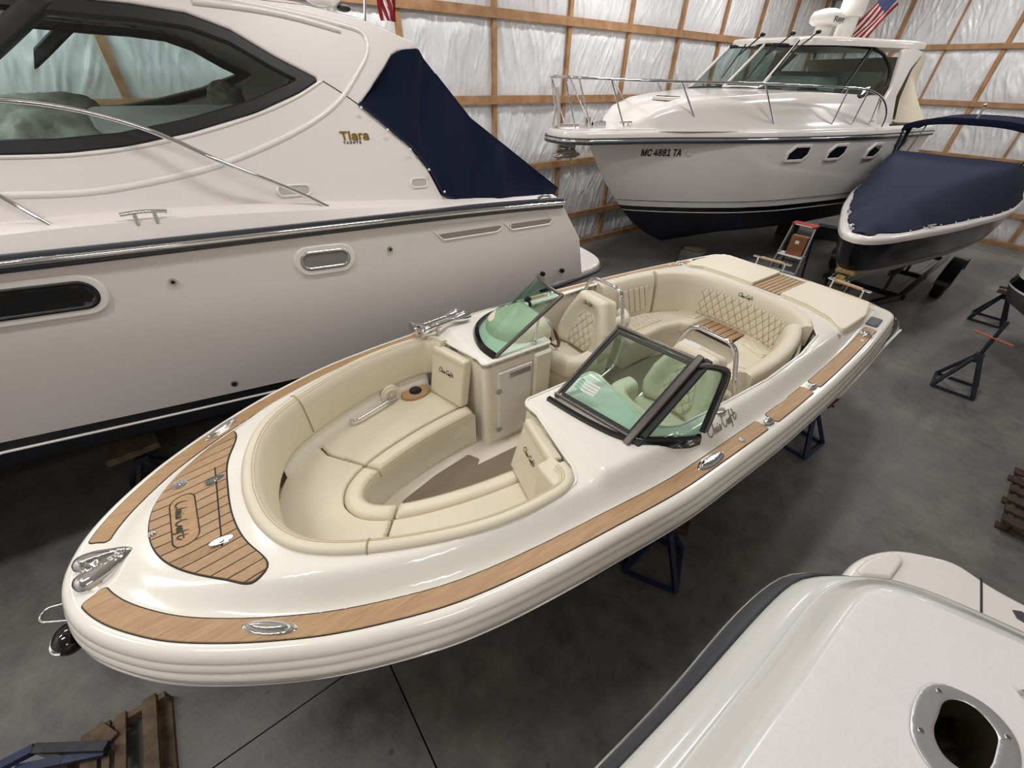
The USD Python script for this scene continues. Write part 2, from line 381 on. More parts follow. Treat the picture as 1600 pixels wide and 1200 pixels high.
def wrinkled(w, h, seed):
    """A sheet of plastic film stapled at its edges: pulled folds and small creases."""
    nx, nz = max(12, int(w / 0.02)), max(14, int(h / 0.045))
    a, b = np.meshgrid(np.linspace(0, w, nx), np.linspace(0, h, nz)); s, t = a / w, b / h
    edge = np.minimum(1, 7 * np.minimum(s, 1 - s)) * np.minimum(1, 5 * np.minimum(t, 1 - t))
    P = np.stack([a * 1.0, b * 1.0, np.full_like(a, seed * 3.1)], -1)
    warp = (meshkit.fbm(P * (1.3, 1.0, 1), 3, seed) - 0.5)
    skew = (seed % 5 - 2) * 0.16
    u = a + skew * b + warp * 0.55 + 0.22 * (s - 0.5) * (1 - t) ** 2
    f1 = meshkit.noise(np.stack([u * 6, b * 0.7, 0 * a + seed], -1), seed); f2 = meshkit.noise(np.stack([u * 15, b * 1.1, 0 * a + seed], -1), seed + 5)
    f3 = meshkit.noise(np.stack([(a - 0.5 * b + .4 * warp) * 10, (b + a) * 1.0, 0 * a + seed], -1), seed + 9)
    rid = lambda q: 1 - np.abs(2 * q - 1)
    d = 0.06 * (meshkit.fbm(P * 1.1, 2, seed + 3) - 0.3) + 0.034 * rid(f1) ** 5 + 0.019 * rid(f2) ** 4 + 0.018 * rid(f3) ** 6
    return a, b, np.clip(d * edge, 0.0, 0.07)
GIRTS = [0.06, 0.81, 2.03, 3.255, 4.49, 5.72]
wl = Thing("wall_left", kind="structure")
POSTS_A = [-5.53, -3.72, -1.905, -0.07, 1.81, 3.665, 5.48, 7.285, 9.055, 10.86, 12.62, 14.39, 16.18, 18.0]
wl.part("wall_panel", bx(XA - 0.32, XA - 0.26, YD, YB + 0.3, 0, TOP), DOORW, smooth=False)
def film_a(i, y0, y1):
    cols = []
    for k in range(len(GIRTS)):
        z0 = GIRTS[k]; z1 = GIRTS[k + 1] if k + 1 < len(GIRTS) else TOP
        a, b, d = wrinkled(y1 - y0, z1 - z0, 100 + i * 7 + k)
        cols.append(grid(np.stack([XA - 0.075 + d, y0 + a, z0 + b], -1)))
    wl.part("plastic_sheet", cat(*cols), PLASTIC, smooth=True)
for i, (a, b) in enumerate(zip(POSTS_A[1:], POSTS_A[2:] + [YB])): film_a(i, a, b)
for y in POSTS_A: wl.part("post", bx(XA - 0.1, XA + 0.0, y - 0.045, y + 0.045, 0, TOP, 0.004), WOOD, smooth=False)
for z in GIRTS: wl.part("girt", bx(XA - 0.02, XA + 0.035, YD, YB, z - 0.07, z + 0.07, 0.004), WOOD, smooth=False)
wb = Thing("wall_back", kind="structure")
POSTS_B = [(-6.92, .02), (-5.69, .05), (-4.45, .02), (-3.24, .05), (-1.98, .02), (-0.75, .05), (0.48, .02), (1.7, .05), (2.95, .02), (4.2, .05), (5.4, .02)]
wb.part("wall_panel", bx(XA - 0.3, XC, YB + 0.26, YB + 0.32, 0, TOP), DOORW, smooth=False)
edges = [XA] + [p for p, _ in POSTS_B] + [XC]
for i, (a0, a1) in enumerate(zip(edges, edges[1:])):
    cols = []
    for k in range(len(GIRTS)):
        z0 = GIRTS[k]; z1 = GIRTS[k + 1] if k + 1 < len(GIRTS) else TOP
        a, b, d = wrinkled(a1 - a0, z1 - z0, 300 + i * 7 + k)
        cols.append(grid(np.stack([a1 - a, YB + 0.075 - d, z0 + b], -1)))
    wb.part("plastic_sheet", cat(*cols), PLASTIC, smooth=True)
for x, w in POSTS_B: wb.part("post", bx(x - w, x + w, YB, YB + 0.1, 0, TOP, 0.003), WOOD, smooth=False)
for z in GIRTS: wb.part("girt", bx(XA, XC, YB - 0.035, YB + 0.02, z - 0.06, z + 0.06, 0.004), WOOD, smooth=False)
wr = Thing("wall_right", kind="structure"); wr.part("wall_panel", bx(XC, XC + 0.1, YD, YB + 0.3, 0, TOP), DOORW, smooth=False)
wf = Thing("wall_front", kind="structure"); wf.part("wall_panel", bx(XA - 0.3, XC, YD - 0.1, YD, 0, TOP), DOORW, smooth=False)
ce = Thing("ceiling", kind="structure"); ce.part("ceiling_panel", bx(XA - 0.3, XC + 0.1, YD - 0.1, YB + 0.3, TOP, TOP + 0.1), DOORW, smooth=False)
# ------------------------------------------------------------------ the open motorboat in the middle; local axes: u aft, v to its starboard, z up from the floor
BO = (-2.06027, -1.05256, 0.0)
BT = Thing("open_motorboat", "cream open bow motorboat with teak covering boards in the middle of the hall", "boat", BO, math.radians(87.231))
tb = np.array([(0, 0), (.02, .13), (.05, .215), (.1, .305), (.22, .455), (.36, .59), (.53, .715), (.74, .845), (.95, .955), (1.17, 1.045), (1.5, 1.15), (1.8, 1.205), (2.34, 1.265), (3.1, 1.32), (3.9, 1.315), (4.65, 1.285), (5.5, 1.22), (6.2, 1.14), (6.85, 1.045)])
_b = PchipInterpolator(np.sqrt(tb[:, 0]), tb[:, 1])
beamw = lambda u: _b(np.sqrt(np.clip(u, 0, 6.85)))
uu = 6.85 * np.linspace(0, 1, 140) ** 2
OUT = Polygon(np.r_[np.c_[uu, beamw(uu)], np.c_[uu[::-1], -beamw(uu[::-1])]]).buffer(0)
OUT = OUT.buffer(-0.12, quad_segs=16).buffer(0.12, quad_segs=16)
ring = np.array(OUT.exterior.coords)[:-1]
if Polygon(ring).exterior.is_ccw: ring = ring[::-1]
ring = rs(ring, n=420, closed=True)          # clockwise seen from above: the right-hand side points inward, so profiles use minus for outward
RING = np.c_[ring, np.zeros(len(ring))]
if True:
    t = np.roll(RING, -1, 0) - np.roll(RING, 1, 0); nn = np.stack([t[:, 1], -t[:, 0]], 1); c_ = ring.mean(0)
    SGN = 1.0 if np.mean(np.sum(nn * (ring - c_), 1)) > 0 else -1.0
osweep = lambda prof, ring=RING, sg=SGN: sweep(ring, [(sg * a, b) for a, b in prof], closed=True)
ZS = 1.70
# openings in the deck
hb = [(0.77, 0.0), (0.785, .17), (0.83, .34), (0.93, .52), (1.04, .625), (1.2, .725), (1.4, .82), (1.73, .935), (2.05, .985), (2.22, .99)]
cs = spl(hb, 60)
BOWH = Polygon(np.r_[cs, [(2.36, 0.97), (2.42, 0.86), (2.50, 0.40), (2.48, 0.0)], [(2.48, 0.0), (2.50, -0.40), (2.42, -0.86), (2.36, -0.97)], cs[::-1] * (1, -1)]).buffer(0)
BOWH = BOWH.buffer(-0.05).buffer(0.05)
WALK = sbox(2.3, -0.25, 3.4, 0.27)
MAIN = Polygon([(3.02, -0.98), (3.18, -0.25), (3.18, 0.27), (3.02, 0.97), (3.6, 1.0), (4.3, 1.02), (4.9, .99), (5.4, .90), (5.75, .66), (5.88, .3), (5.91, 0), (5.88, -.3), (5.75, -.66), (5.4, -.90), (4.9, -.99), (4.3, -1.03), (3.6, -1.01)])
MAIN = MAIN.buffer(-0.14).buffer(0.14)
HOLE = BOWH.union(WALK).union(MAIN).buffer(0.05).buffer(-0.05)
HOLE = HOLE.buffer(-0.06, quad_segs=6).buffer(0.06, quad_segs=6)
def sstep(x): x = np.clip(x, 0, 1); return x * x * (3 - 2 * x)
OB = OUT.boundary
def hdeck(u, v):
    s = shapely.distance(OB, shapely.points(np.c_[u, v]))
    r = 0.035 + 0.075 * sstep((u - 0.35) / 0.7)
    r = r * (1 - 0.45 * sstep((u - 5.0) / 1.2))
    z = ZS + r * sstep((s - 0.108) / 0.15)
    z = z + 0.045 * sstep((u - 2.42) / 0.12) * sstep((3.3 - u) / 0.2) * sstep((s - 0.16) / 0.12)
    return z
def deck_sheet(poly, step):
    m = pillow(poly, 0.0, -0.05, 0.001, step, extra=hdeck); v = np.array(m.vertices)
    b = v[:, 2] < -0.02; v[b, 2] = hdeck(v[b, 0], v[b, 1]) - 0.05; m.vertices = v; return m
def deck_normals(v, n):
    """The deck's own slope as vertex normals, so that highlights run clean."""
    e = .004; gx = (hdeck(v[:, 0] + e, v[:, 1]) - hdeck(v[:, 0] - e, v[:, 1])) / (2 * e); gy_ = (hdeck(v[:, 0], v[:, 1] + e) - hdeck(v[:, 0], v[:, 1] - e)) / (2 * e)
    a = np.stack([-gx, -gy_, np.ones(len(v))], 1); a /= np.linalg.norm(a, axis=1, keepdims=True); top = np.abs(v[:, 2] - hdeck(v[:, 0], v[:, 1])) < .01
    return np.where(top[:, None], a, n)
BT.part("deck", deck_sheet(OUT.difference(HOLE), 0.024), GELC, smooth=True, normals=deck_normals)
BT.part("gunwale_moulding", osweep([(-.02, 1.69), (0, 1.70), (.022, 1.697), (.04, 1.685), (.052, 1.665), (.056, 1.648), (.053, 1.640), (.062, 1.632), (.070, 1.618), (.073, 1.60), (.068, 1.588), (.076, 1.580), (.085, 1.566), (.088, 1.548), (.082, 1.53), (.06, 1.52), (-.02, 1.52)]), GELC, smooth=50)
BT.part("rub_rail", osweep([(.05, 1.525), (.084, 1.522), (.092, 1.512), (.084, 1.500), (.05, 1.497)]), CHROME, smooth=50)
# hull below: lofted rings down to the keel
def hull_ring(k, z_of):
    u, v = RING[:, 0], RING[:, 1]
    t = np.clip(u / 6.85, 0, 1)
    return t
rows = []
ou = RING[:, :2] + 0
tt = np.roll(ou, -1, 0) - np.roll(ou, 1, 0); no = np.stack([tt[:, 1], -tt[:, 0]], 1); no = SGN * no / np.linalg.norm(no, axis=1, keepdims=True)
keel = lambda u: 0.52 + 0.75 * np.exp(-np.maximum(u, 0) / 0.42)
for off, w, fz in ((.062, 1.0, 1.0), (.05, .985, .86), (.03, .94, .66), (0.0, .88, .44), (-.02, .80, .30), (0, .42, .10), (0, .03, 0.0)):
    p = ou + no * off
    u = p[:, 0]; rake = (1 - fz) * 0.55 * np.exp(-np.maximum(u, 0) / 1.2)
    flare = np.where(u < 2.5, w - (1 - w) * 0.5 * sstep((2.5 - u) / 2.5), w)
    k = keel(u + rake); z = k + (1.50 - k) * fz
    rows.append(np.c_[u + rake - (1 - fz) * 0.12 * sstep((u - 6) / 0.8), p[:, 1] * np.maximum(flare, 0.02), z])
BT.part("hull", grid(rows, closed=True), NAVYH, smooth=60, label="dark navy hull")
# teak covering boards
BAND = OUT.buffer(-0.006).difference(OUT.buffer(-0.112))
fit = sbox(-0.2, -0.16, 0.085, 0.16)
BAND = BAND.difference(Point(0, -.01).buffer(.185))
cuts = [(3.955, 0.055), (4.67, 0.05), (6.06, 0.02)]
def boards(side):
    half = sbox(-1, 0, 7, 2) if side > 0 else sbox(-1, -2, 7, 0)
    e = [0.0] + [c for c, _ in cuts] + [6.22]; g = [0] + [w for _, w in cuts] + [0]
    for i in range(4):
        q = BAND.intersection(half).intersection(sbox(e[i] + g[i], -2, e[i + 1] - (g[i + 1] if i < 3 else 0), 2))
        q = q.buffer(-0.025, quad_segs=5).buffer(0.025, quad_segs=5)
        BT.part("caulk_seam", pillow(q, ZS + 0.002, ZS - 0.01, 0.001, 0.08), CAULK, smooth=30)
        BT.part("covering_board", pillow(q.buffer(-0.005), ZS + 0.006, ZS - 0.01, 0.003, 0.06), TEAK, smooth=30)
boards(-1); boards(1)
# stern quarter vents and non-slip corners
for s in (-1, 1):
    BT.part("quarter_vent", pillow(affinity.translate(affinity.rotate(rrect(.24, .105, .02), s * -8), 6.40, s * 1.035), ZS + 0.012, ZS, 0.005, 0.04), GREYP, smooth=30)
    BT.part("covering_board", pillow(affinity.translate(affinity.rotate(rrect(.10, .10, .02), s * -8), 6.205, s * 1.07), ZS + 0.016, ZS, 0.005, 0.04), TEAK, smooth=30) if False else None
# foredeck hatch of teak planks
hp = spl([(0.76, .60), (0.79, .545), (0.735, .35), (0.70, .12), (0.695, -.06), (0.71, -.22), (0.75, -.37), (0.80, -.49), (0.805, -.555), (0.745, -.59), (0.66, -.535), (0.50, -.37), (0.37, -.19), (0.315, 0.0), (0.33, .19), (0.42, .39), (0.56, .545), (0.68, .625)], 120, closed=True)
HATCH = Polygon(hp).buffer(0)
HATCH = affinity.translate(HATCH, 0, 0.02)
def lay(m, lift):
    v = np.array(m.vertices); v[:, 2] += hdeck(v[:, 0], v[:, 1]) + lift; m.vertices = v; return m
hatch_prim = BT.part("foredeck_hatch", lay(pillow(HATCH, 0.004, -0.02, 0.002, 0.04), 0), CAULK, smooth=30)
plate = affinity.translate(affinity.rotate(rrect(.115, .36, .05), 2), 0.475, 0.03)
inner = HATCH.buffer(-0.007)
seam_l = LineString([(0.647, 0.32), (0.63, -0.27)]).buffer(0.004)
n_ = 0
for k in range(-11, 10):
    a = 0.05 + k * 0.066
    strip = Polygon([(-1 + 0, a + .5 * 0 + 0.0025), (2, a + 0.0025), (2, a + 0.066 - 0.0025), (-1, a + 0.066 - 0.0025)])
    q = inner.intersection(strip).difference(plate.buffer(0.006)).difference(seam_l)
    for g in parts_of(q):
        if g.area < 2e-4: continue
        BT.part("plank", lay(pillow(g, 0.009, 0.0, 0.002, 0.06), 0), TEAK2 if (n_ * 7) % 5 else TEAK3, smooth=30, under=hatch_prim); n_ += 1
BT.part("name_plate", lay(pillow(plate, 0.010, 0.0, 0.003, 0.06), 0), TEAK, smooth=30, under=hatch_prim, label="oval teak plate with signature lettering")
sc = script(0.075, 0.0036); sc.vertices = np.array(sc.vertices) * (0.98, 1, 1)
sc = place(sc, (0, 0, 0), (0, -1, 0), (1, 0, 0)); sc.vertices = np.array(sc.vertices) * (-1, 1, -1) if False else np.array(sc.vertices)
def on_plane(m, o, ea, eb):
    return place(m, o, ea, eb)
def signature(o, ea, eb, h, r, under=None, m=INK, name="signature_lettering", label=None):
    """Lettering centred on o, reading along ea."""
    s = script(h, r); w = 4.06 * h; s.vertices = np.array(s.vertices) - (w / 2, h / 2, 0)
    BT.part(name, place(s, o, ea, eb), m, smooth=60, under=under, label=label)
signature((0.478, 0.03, float(hdeck(0.478, 0.03)) + 0.012), (0, -1, 0), (-1, 0, 0), 0.075, 0.0034, hatch_prim) if False else None
signature((0.472, 0.03, float(hdeck(np.array([0.472]), np.array([0.03]))[0]) + 0.011), (0.03, -1, 0), (1, 0.03, 0), 0.068, 0.0034, hatch_prim) if False else None
zz = float(hdeck(np.array([0.472]), np.array([0.03]))[0])
signature((0.472, 0.03, zz + 0.011), (0, -1, 0), (1, 0, 0), 0.068, 0.0034, hatch_prim)
def hinge(u, v, w, d, ang):
    z = float(hdeck(np.array([u]), np.array([v]))[0]) + 0.010
    m = pillow(affinity.rotate(Point(0, 0).buffer(1).simplify(0.01), 0), 0.006, 0, 0.003, 0.3); 
    e = affinity.rotate(affinity.scale(Point(0, 0).buffer(1, quad_segs=10), w, d), ang)
    m = cat(pillow(e, 0.007, 0, 0.003, 0.02), disc((0, 0, 0.008), 0.012, 0.008, 12)); m.apply_translation((u, v, z))
    BT.part("latch", m, CHROME, under=hatch_prim, smooth=40)
hinge(0.64, 0.215, 0.055, 0.022, 5); hinge(0.632, -0.245, 0.055, 0.022, -5); hinge(0.465, 0.315, 0.04, 0.035, 0); hinge(0.335, 0.02, 0.018, 0.018, 0)
# bow fitting
bf = Polygon(spl([(.035, -.022), (.012, .012), (.004, .04), (.022, .075), (.09, .082), (.17, .052), (.245, .012), (.258, -.012), (.245, -.035), (.17, -.098), (.10, -.135), (.06, -.138), (.022, -.10), (.018, -.06)], 110, closed=True)).buffer(0)
axis_ = lambda x: -.024 + .012 * x
m = pillow(bf, ZS + 0.055, ZS - 0.02, 0.045, 0.010, extra=lambda x, y: -0.045 * np.exp(-((y - axis_(x)) / (.006 + .022 * sstep((.24 - x) / .2))) ** 4) * sstep((x - .05) / .03) * sstep((.235 - x) / .03) - .022 * np.exp(-((y - axis_(x)) / .02) ** 2) * sstep((.07 - x) / .03))
BT.part("bow_fitting", m, CHROME, smooth=60, label="chrome bow chock with a hollow centre")
# anchor hung on the stem
an = cat(ball((-.195, -.01, 1.30), 0.085, (0.8, 1.0, 0.8), 3), ball((-.12, .0, 1.31), 0.07, (1.1, 0.75, 0.8), 3), tube([(-.14, .0, 1.34), (-.02, 0, 1.42), (.06, 0, 1.44)], 0.035, 10))
BT.part("anchor", an, BLACKG, smooth=60)
BT.part("anchor_rim", tube([(-.195 - .070 * math.cos(a), -.01 + .087 * math.sin(a), 1.315) for a in np.linspace(-1.3, 1.3, 16)], .007, 8), CHROME, smooth=60)
BT.part("anchor_roller", tube(fillet([BT.local(at(*p, 1.50)) for p in ((104, 942), (72, 951), (60, 966), (66, 973), (108, 969))], .03), 0.006, 8), CHROME, smooth=60)
# pull-up cleats on the boards
def cleat(u, v, L, w, ang):
    e = affinity.scale(Point(0, 0).buffer(1, quad_segs=12), L, w)
    m = cat(pillow(e, 0.028, 0, 0.02, 0.02), pillow(affinity.scale(e, 1.18, 1.28), 0.008, 0, 0.006, 0.03)); m.apply_transform(trimesh.transformations.rotation_matrix(ang, (0, 0, 1))); m.apply_translation((u, v, ZS + 0.005))
    BT.part("cleat", m, CHROME, smooth=60)
cleat(.745, -.775, .105, .026, -0.62); cleat(.70, .76, .105, .026, 0.62); cleat(3.27, -1.262, .115, .032, 0.0); cleat(3.27, 1.262, .115, .032, 0.0)
for s in (-1, 1):
    cleat(3.955, s * 1.262, .05, .028, 0); cleat(4.67, s * 1.235, .05, .022, 0); cleat(6.02, s * 1.11, .055, .04, 0)
    BT.part("filler_cap", disc((3.62, s * 1.262, ZS + .008), .022, .008), CHROME, smooth=40)
    BT.part("filler_cap", disc((5.86, s * 1.135, ZS + .006), .014, .006), SNAP, smooth=40)
# ---- cockpit liner
hr = dense(HOLE, 0.05)[0]
zt = hdeck(hr[:, 0], hr[:, 1])
FLZ = 0.95
BT.part("cockpit_liner", grid(np.stack([np.c_[hr, zt - 0.002], np.c_[hr, zt * 0.5 + 0.5 * FLZ], np.c_[hr, np.full(len(hr), FLZ)]]), closed=True), LINER, smooth=50)
BT.part("cockpit_sole", pillow(HOLE.buffer(0.02), FLZ, FLZ - 0.05, 0.003, 0.25), LINER, smooth=30)
BT.part("coaming_lip", tube(np.c_[hr, zt - 0.004], 0.012, 8, closed=True), GELC, smooth=60)
BT.part("floor_mat", pillow(Polygon([(1.62, .12), (1.95, .215), (2.30, .27), (2.36, .17), (2.30, .12), (2.9, .12), (3.4, .14), (3.4, -.14), (2.5, -.14), (1.95, -.16), (1.62, -.06)]).buffer(-0.02).buffer(0.02), FLZ + 0.012, FLZ, 0.004, 0.1), CARPET, smooth=30)
BT.part("floor_mat", pillow(Polygon([(3.25, -.62), (3.25, .75), (5.2, .42), (5.2, -.35), (4.6, -.55)]), FLZ + 0.011, FLZ, 0.004, 0.2), CARPET, smooth=30)
# bow seat base and cushions
SEATZ = 1.35
half_in = [(2.40, .36), (2.05, .315), (1.75, .25), (1.55, .185), (1.42, .115), (1.36, .05), (1.345, 0)]
inner_c = np.r_[spl(half_in, 40), (spl(half_in, 40)[::-1] * (1, -1))[1:]]
SEATIN = Polygon(np.r_[inner_c, [(2.7, -.36), (2.7, .36)]])
SO = BOWH.buffer(-0.045)
FULL = SO.difference(SEATIN)
FULL = FULL.intersection(sbox(0, -2, 2.42, 2))
BT.part("seat_base", ext(BOWH.intersection(sbox(0, -2, 2.44, 2)).buffer(0.01).difference(SEATIN.buffer(0.02)), FLZ, SEATZ - 0.085), LINER, smooth=30)
RAYS = [LineString([(1.18, .80), (1.25, .52), (1.48, .16), (1.52, .05)]), LineString([(1.18, -.80), (1.25, -.52), (1.48, -.16), (1.52, -.05)])]
def split(poly, cuts, w=0.006):
    return parts_of(poly.difference(unary_union([c.buffer(w) for c in cuts])))
rollzone = SEATIN.buffer(0.125, join_style="round")
ccut = [LineString([(1.16, .9), (1.25, .53), (1.53, .17), (1.62, .0)]), LineString([(1.16, -.9), (1.25, -.53), (1.53, -.17), (1.62, 0.)])]
def seam(poly, z): return cat(*[tube(np.c_[b, np.full(len(b), z)], 0.0035, 5, closed=True) for q in parts_of(poly) for b in [rs(np.array(q.exterior.coords)[:-1], step=.04, closed=True)]])
for g in split(FULL.difference(rollzone.buffer(0.004)), ccut):
    if g.area < .02: continue
    p = BT.part("seat_cushion", pillow(g.buffer(-.012).buffer(.012), SEATZ, SEATZ - 0.09, 0.022, 0.05, crown=0.014), VINYL, smooth=60)
    BT.part("piping", seam(g.buffer(-.006), SEATZ - 0.012), VINYLD, under=p, smooth=60)
for g in split(FULL.intersection(rollzone), ccut):
    if g.area < .01: continue
    p = BT.part("seat_bolster", pillow(g.buffer(-.01).buffer(.01), SEATZ + 0.004, SEATZ - 0.115, 0.05, 0.035, crown=0.004, cw=0.05), VINYL, smooth=60)
    BT.part("piping", seam(g.buffer(-.004), SEATZ - 0.022), VINYLD, under=p, smooth=60)
# bow backrest: padded ring along the opening
bp = np.array(BOWH.buffer(-0.004).exterior.coords)[:-1]
half = [tuple(x) for x in spl(hb, 80)]
arc = np.r_[np.array(half)[::-1], (np.array(half) * (1, -1))[1:]]       # starboard aft -> bow -> port aft
arc = rs(arc, step=0.03)
L_ = np.r_[0, np.cumsum(np.linalg.norm(np.diff(arc, axis=0), axis=1))]
iS = np.argmin(np.abs(arc[:, 0] - 1.16) + (arc[:, 1] < 0) * 9); iP = np.argmin(np.abs(arc[:, 0] - 1.22) + (arc[:, 1] > 0) * 9)
def backrest(a, b, end=None):
    q = arc[a:b]
    if end == "P": q = np.r_[q, spl([q[-1], (2.32, -0.965), (2.375, -0.90), (2.385, -0.82)], 14)[1:]]
    if end == "S": q = np.r_[spl([(2.43, .80), (2.41, .88), (2.34, .95), q[0]], 14)[:-1], q]
    t = np.gradient(q, axis=0); sg = 1 if (t[len(q) // 2][1] * (q[len(q) // 2][0] - 1.7) - t[len(q) // 2][0] * (q[len(q) // 2][1])) < 0 else -1
    zt = hdeck(q[:, 0], q[:, 1])
    prof = [(-.012, -.02), (-.008, .012), (.012, .026), (.035, .028), (.06, .016), (.078, -.012), (.088, -.05), (.10, -.16), (.105, -.28), (.095, -.315), (.06, -.325), (.0, -.32)]
    P = np.c_[q, zt]
    m = sweep(P, [(sg * x, y) for x, y in prof]); 
    p = BT.part("backrest_cushion", m, VINYL, smooth=60)
    t = t / np.linalg.norm(t, axis=1, keepdims=True); n = np.stack([t[:, 1], -t[:, 0]], 1) * sg
    BT.part("piping", cat(tube(np.c_[q + n * -.006, zt + 0.008], .004, 5), tube(np.c_[q + n * .047, zt + 0.0235], .0028, 5), tube(np.c_[q + n * .0595, zt + 0.0165], .0025, 5)), VINYLD, under=p, smooth=60)
def ring_seam(i):
    """The stitched joint between two lengths of the bow backrest."""
    q = V(*arc[i], 0); n = V(1.75, 0, 0) - q; t = arc[i + 1] - arc[i - 1]; n = V(t[1], -t[0], 0); n /= np.linalg.norm(n); n = n if n @ (V(1.75, 0, 0) - q) > 0 else -n
    z = float(hdeck(arc[i:i + 1, 0], arc[i:i + 1, 1])[0]); pr = [(-.010, .0), (-.007, .013), (.012, .0275), (.035, .0295), (.061, .017), (.0795, -.012), (.0895, -.05), (.1015, -.16), (.1065, -.28)]
    BT.part("backrest_joint", tube([q + n * a + V(0, 0, z + b) for a, b in pr], .005, 6), STITCH, smooth=60)
ring_seam(iS); ring_seam(iP)
backrest(0, iS + 1, "S"); backrest(iS, iP + 1); backrest(iP, len(arc), "P")
# forward-facing back panels on both consoles
def back_panel(s):
    if s > 0: bl, br, tl = V(2.225, .80, 1.37), V(2.335, .43, 1.37), V(2.30, .84, 1.80)
    else: bl, br, tl = V(2.335, -.33, 1.37), V(2.245, -.72, 1.37), V(2.44, -.335, 1.80)
    ea = br - bl; w = np.linalg.norm(ea); eb = tl - bl; eb = eb - ea * (eb @ ea) / (ea @ ea); h = np.linalg.norm(tl - bl)
    m = pillow(sbox(0, 0, w, h).buffer(-.015).buffer(.015), 0.0, -0.085, 0.018, 0.05, crown=0.008); fr = lambda m_: place(m_, bl, ea, eb)
    p = BT.part("back_panel", fr(m), VINYL, smooth=60)
    BT.part("piping", fr(cat(tube([(.008, h - .05, .004), (w - .008, h - .05, .004)], .003, 5), tube([(.008, h - .035, .004), (w - .008, h - .035, .004)], .002, 5))), VINYLD, under=p, smooth=60)
    e2 = eb / np.linalg.norm(eb); e1 = ea / np.linalg.norm(ea); n = np.cross(e1, e2)
    signature(bl + e1 * w * .5 + e2 * h * .62 + n * .010, e1, e2, .042, .0025, p)
back_panel(1); back_panel(-1)
BT.part("back_panel", pillow(Polygon([(2.26, -.74), (2.37, -.735), (2.38, -.90), (2.30, -.95), (2.25, -.93)]).buffer(.012), 1.80, 1.37, .02, .03), VINYL, smooth=60)
# starboard side fittings of the bow cockpit
SV = spl([(0.95, .49), (1.2, .655), (1.5, .79), (1.9, .90), (2.25, .92)], 40)
def side_at(u, inset, z): 
    v = float(np.interp(u, SV[:, 0], SV[:, 1])) - .022; return V(u, v - inset + .03, z)
for s in (1, -1):
    def sp(q): return V(q[0], q[1] * s, q[2])
    a, b = sp(side_at(1.88, .03, 1.44)), sp(side_at(2.0, .03, 1.44)); t = (b - a) / np.linalg.norm(b - a); n = np.cross(t, (0, 0, 1)) ; n = n if n[1] * s < 0 else -n
    BT.part("speaker", cat(disc(a + n * .02, .085, .03, 28, n), disc(a + n * .035, .06, .02, 28, n)), LINER, smooth=40)
    BT.part("speaker_grille", cat(*[lathe([(r - .004, .0), (r, .005), (r + .004, 0)], a + n * .045, n, 24) for r in (.02, .035, .05)]), VINYLD, smooth=40)
    h0, h1 = sp(side_at(1.50, .04, 1.395)), sp(side_at(1.93, .04, 1.40)); o = n * .05
    BT.part("grab_handle", tube(fillet([h0, h0 + o + V(.03, 0, .01), h1 + o - V(.03, 0, -.01), h1], .05), .012, 10), CHROME, smooth=60)
    c = sp(V(2.10, .83, 1.385)); 
    BT.part("cup_holder", pillow(affinity.scale(Point(0, 0).buffer(1), .13, .085), .012, -.03, .01, .03).apply_translation(c), TEAK, smooth=40)
    BT.part("cup_ring", cat(lathe([(.042, 0), (.05, .006), (.056, 0)], c + V(0, 0, .018)), disc(c + V(0, 0, .019), .042, .004)), BLACKG, smooth=40)
    sv = spl([(0.95, .49), (1.2, .655), (1.5, .79), (1.9, .90), (2.25, .92)], 40) * (1, s)
    sb = cat(grid(np.stack([np.c_[sv, np.full(40, 1.50)], np.c_[sv * (1, .985) - (0, s * .02), np.full(40, 1.42)], np.c_[sv * (1, .985) - (0, s * .025), np.full(40, 1.33)]])))
    BT.part("side_panel", sb, GELC, smooth=60)
# console door on the starboard walkway face, handles and hinges
d = bx(2.61, 2.95, .245, .285, 1.02, 1.735, .006); BT.part("console_door", d, DOORW, smooth=30, label="white narrow console door")
dp = "/World/open_motorboat/console_door"
BT.part("door_latch", bx(2.71, 2.93, .235, .262, 1.655, 1.705, .006), STEEL, under=dp, smooth=30)
for z in (1.55, 1.12): BT.part("door_hinge", disc((2.615, .246, z), .028, .008, 20, (0, 1, 0)), STEEL, under=dp, smooth=30)
BT.part("console_corner", bx(2.97, 3.16, .235, .30, .98, 1.80, .02), LINER, smooth=30)
# helm dash under the starboard windscreen and flat shelf under the port one
BT.part("dash_hood", pillow(Polygon(spl([(2.80, .52), (2.78, .70), (2.88, .86), (3.10, .92), (3.26, .90), (3.30, .66), (3.28, .42), (3.10, .36), (2.92, .38)], 60, closed=True)), 1.965, 1.80, .10, .04, crown=.02), VINYL, smooth=60)
BT.part("instrument_panel", place(pillow(rrect(.5, .26, .05), .012, -.03, .01, .05), (3.29, .66, 1.84), (0, 1, 0), (-.35, 0, 1)), INTG, smooth=40)
hub = V(3.40, .62, 1.70); ax = V(.92, 0, .38)
ax = ax / np.linalg.norm(ax); e1 = V(0, 1, 0); e2 = np.cross(ax, e1); w_ = np.linspace(0, 2 * np.pi, 40, endpoint=False)
rim = hub + .17 * (np.cos(w_)[:, None] * e1 + np.sin(w_)[:, None] * e2)
sw = BT.part("steering_wheel", tube(rim, .017, 10, closed=True), mat("wheel_mahogany", (96, 44, 24), .2, coat=.6), smooth=60)
BT.part("spoke", cat(*[tube([hub - ax * .02, hub + .165 * (math.cos(a) * e1 + math.sin(a) * e2)], .01, 8) for a in (.5, 2.6, 4.71)], disc(hub - ax * .02, .045, .03, 20, ax), tube([hub, hub - ax * .14], .025, 10)), STEEL, under=sw, smooth=60)
BT.part("throttle", cat(tube([(3.42, .955, 1.73), (3.42, .93, 1.86), (3.37, .90, 1.93)], .016, 10), ball((3.36, .895, 1.94), .03, (1.3, .9, .9))), BLACKG, smooth=60)
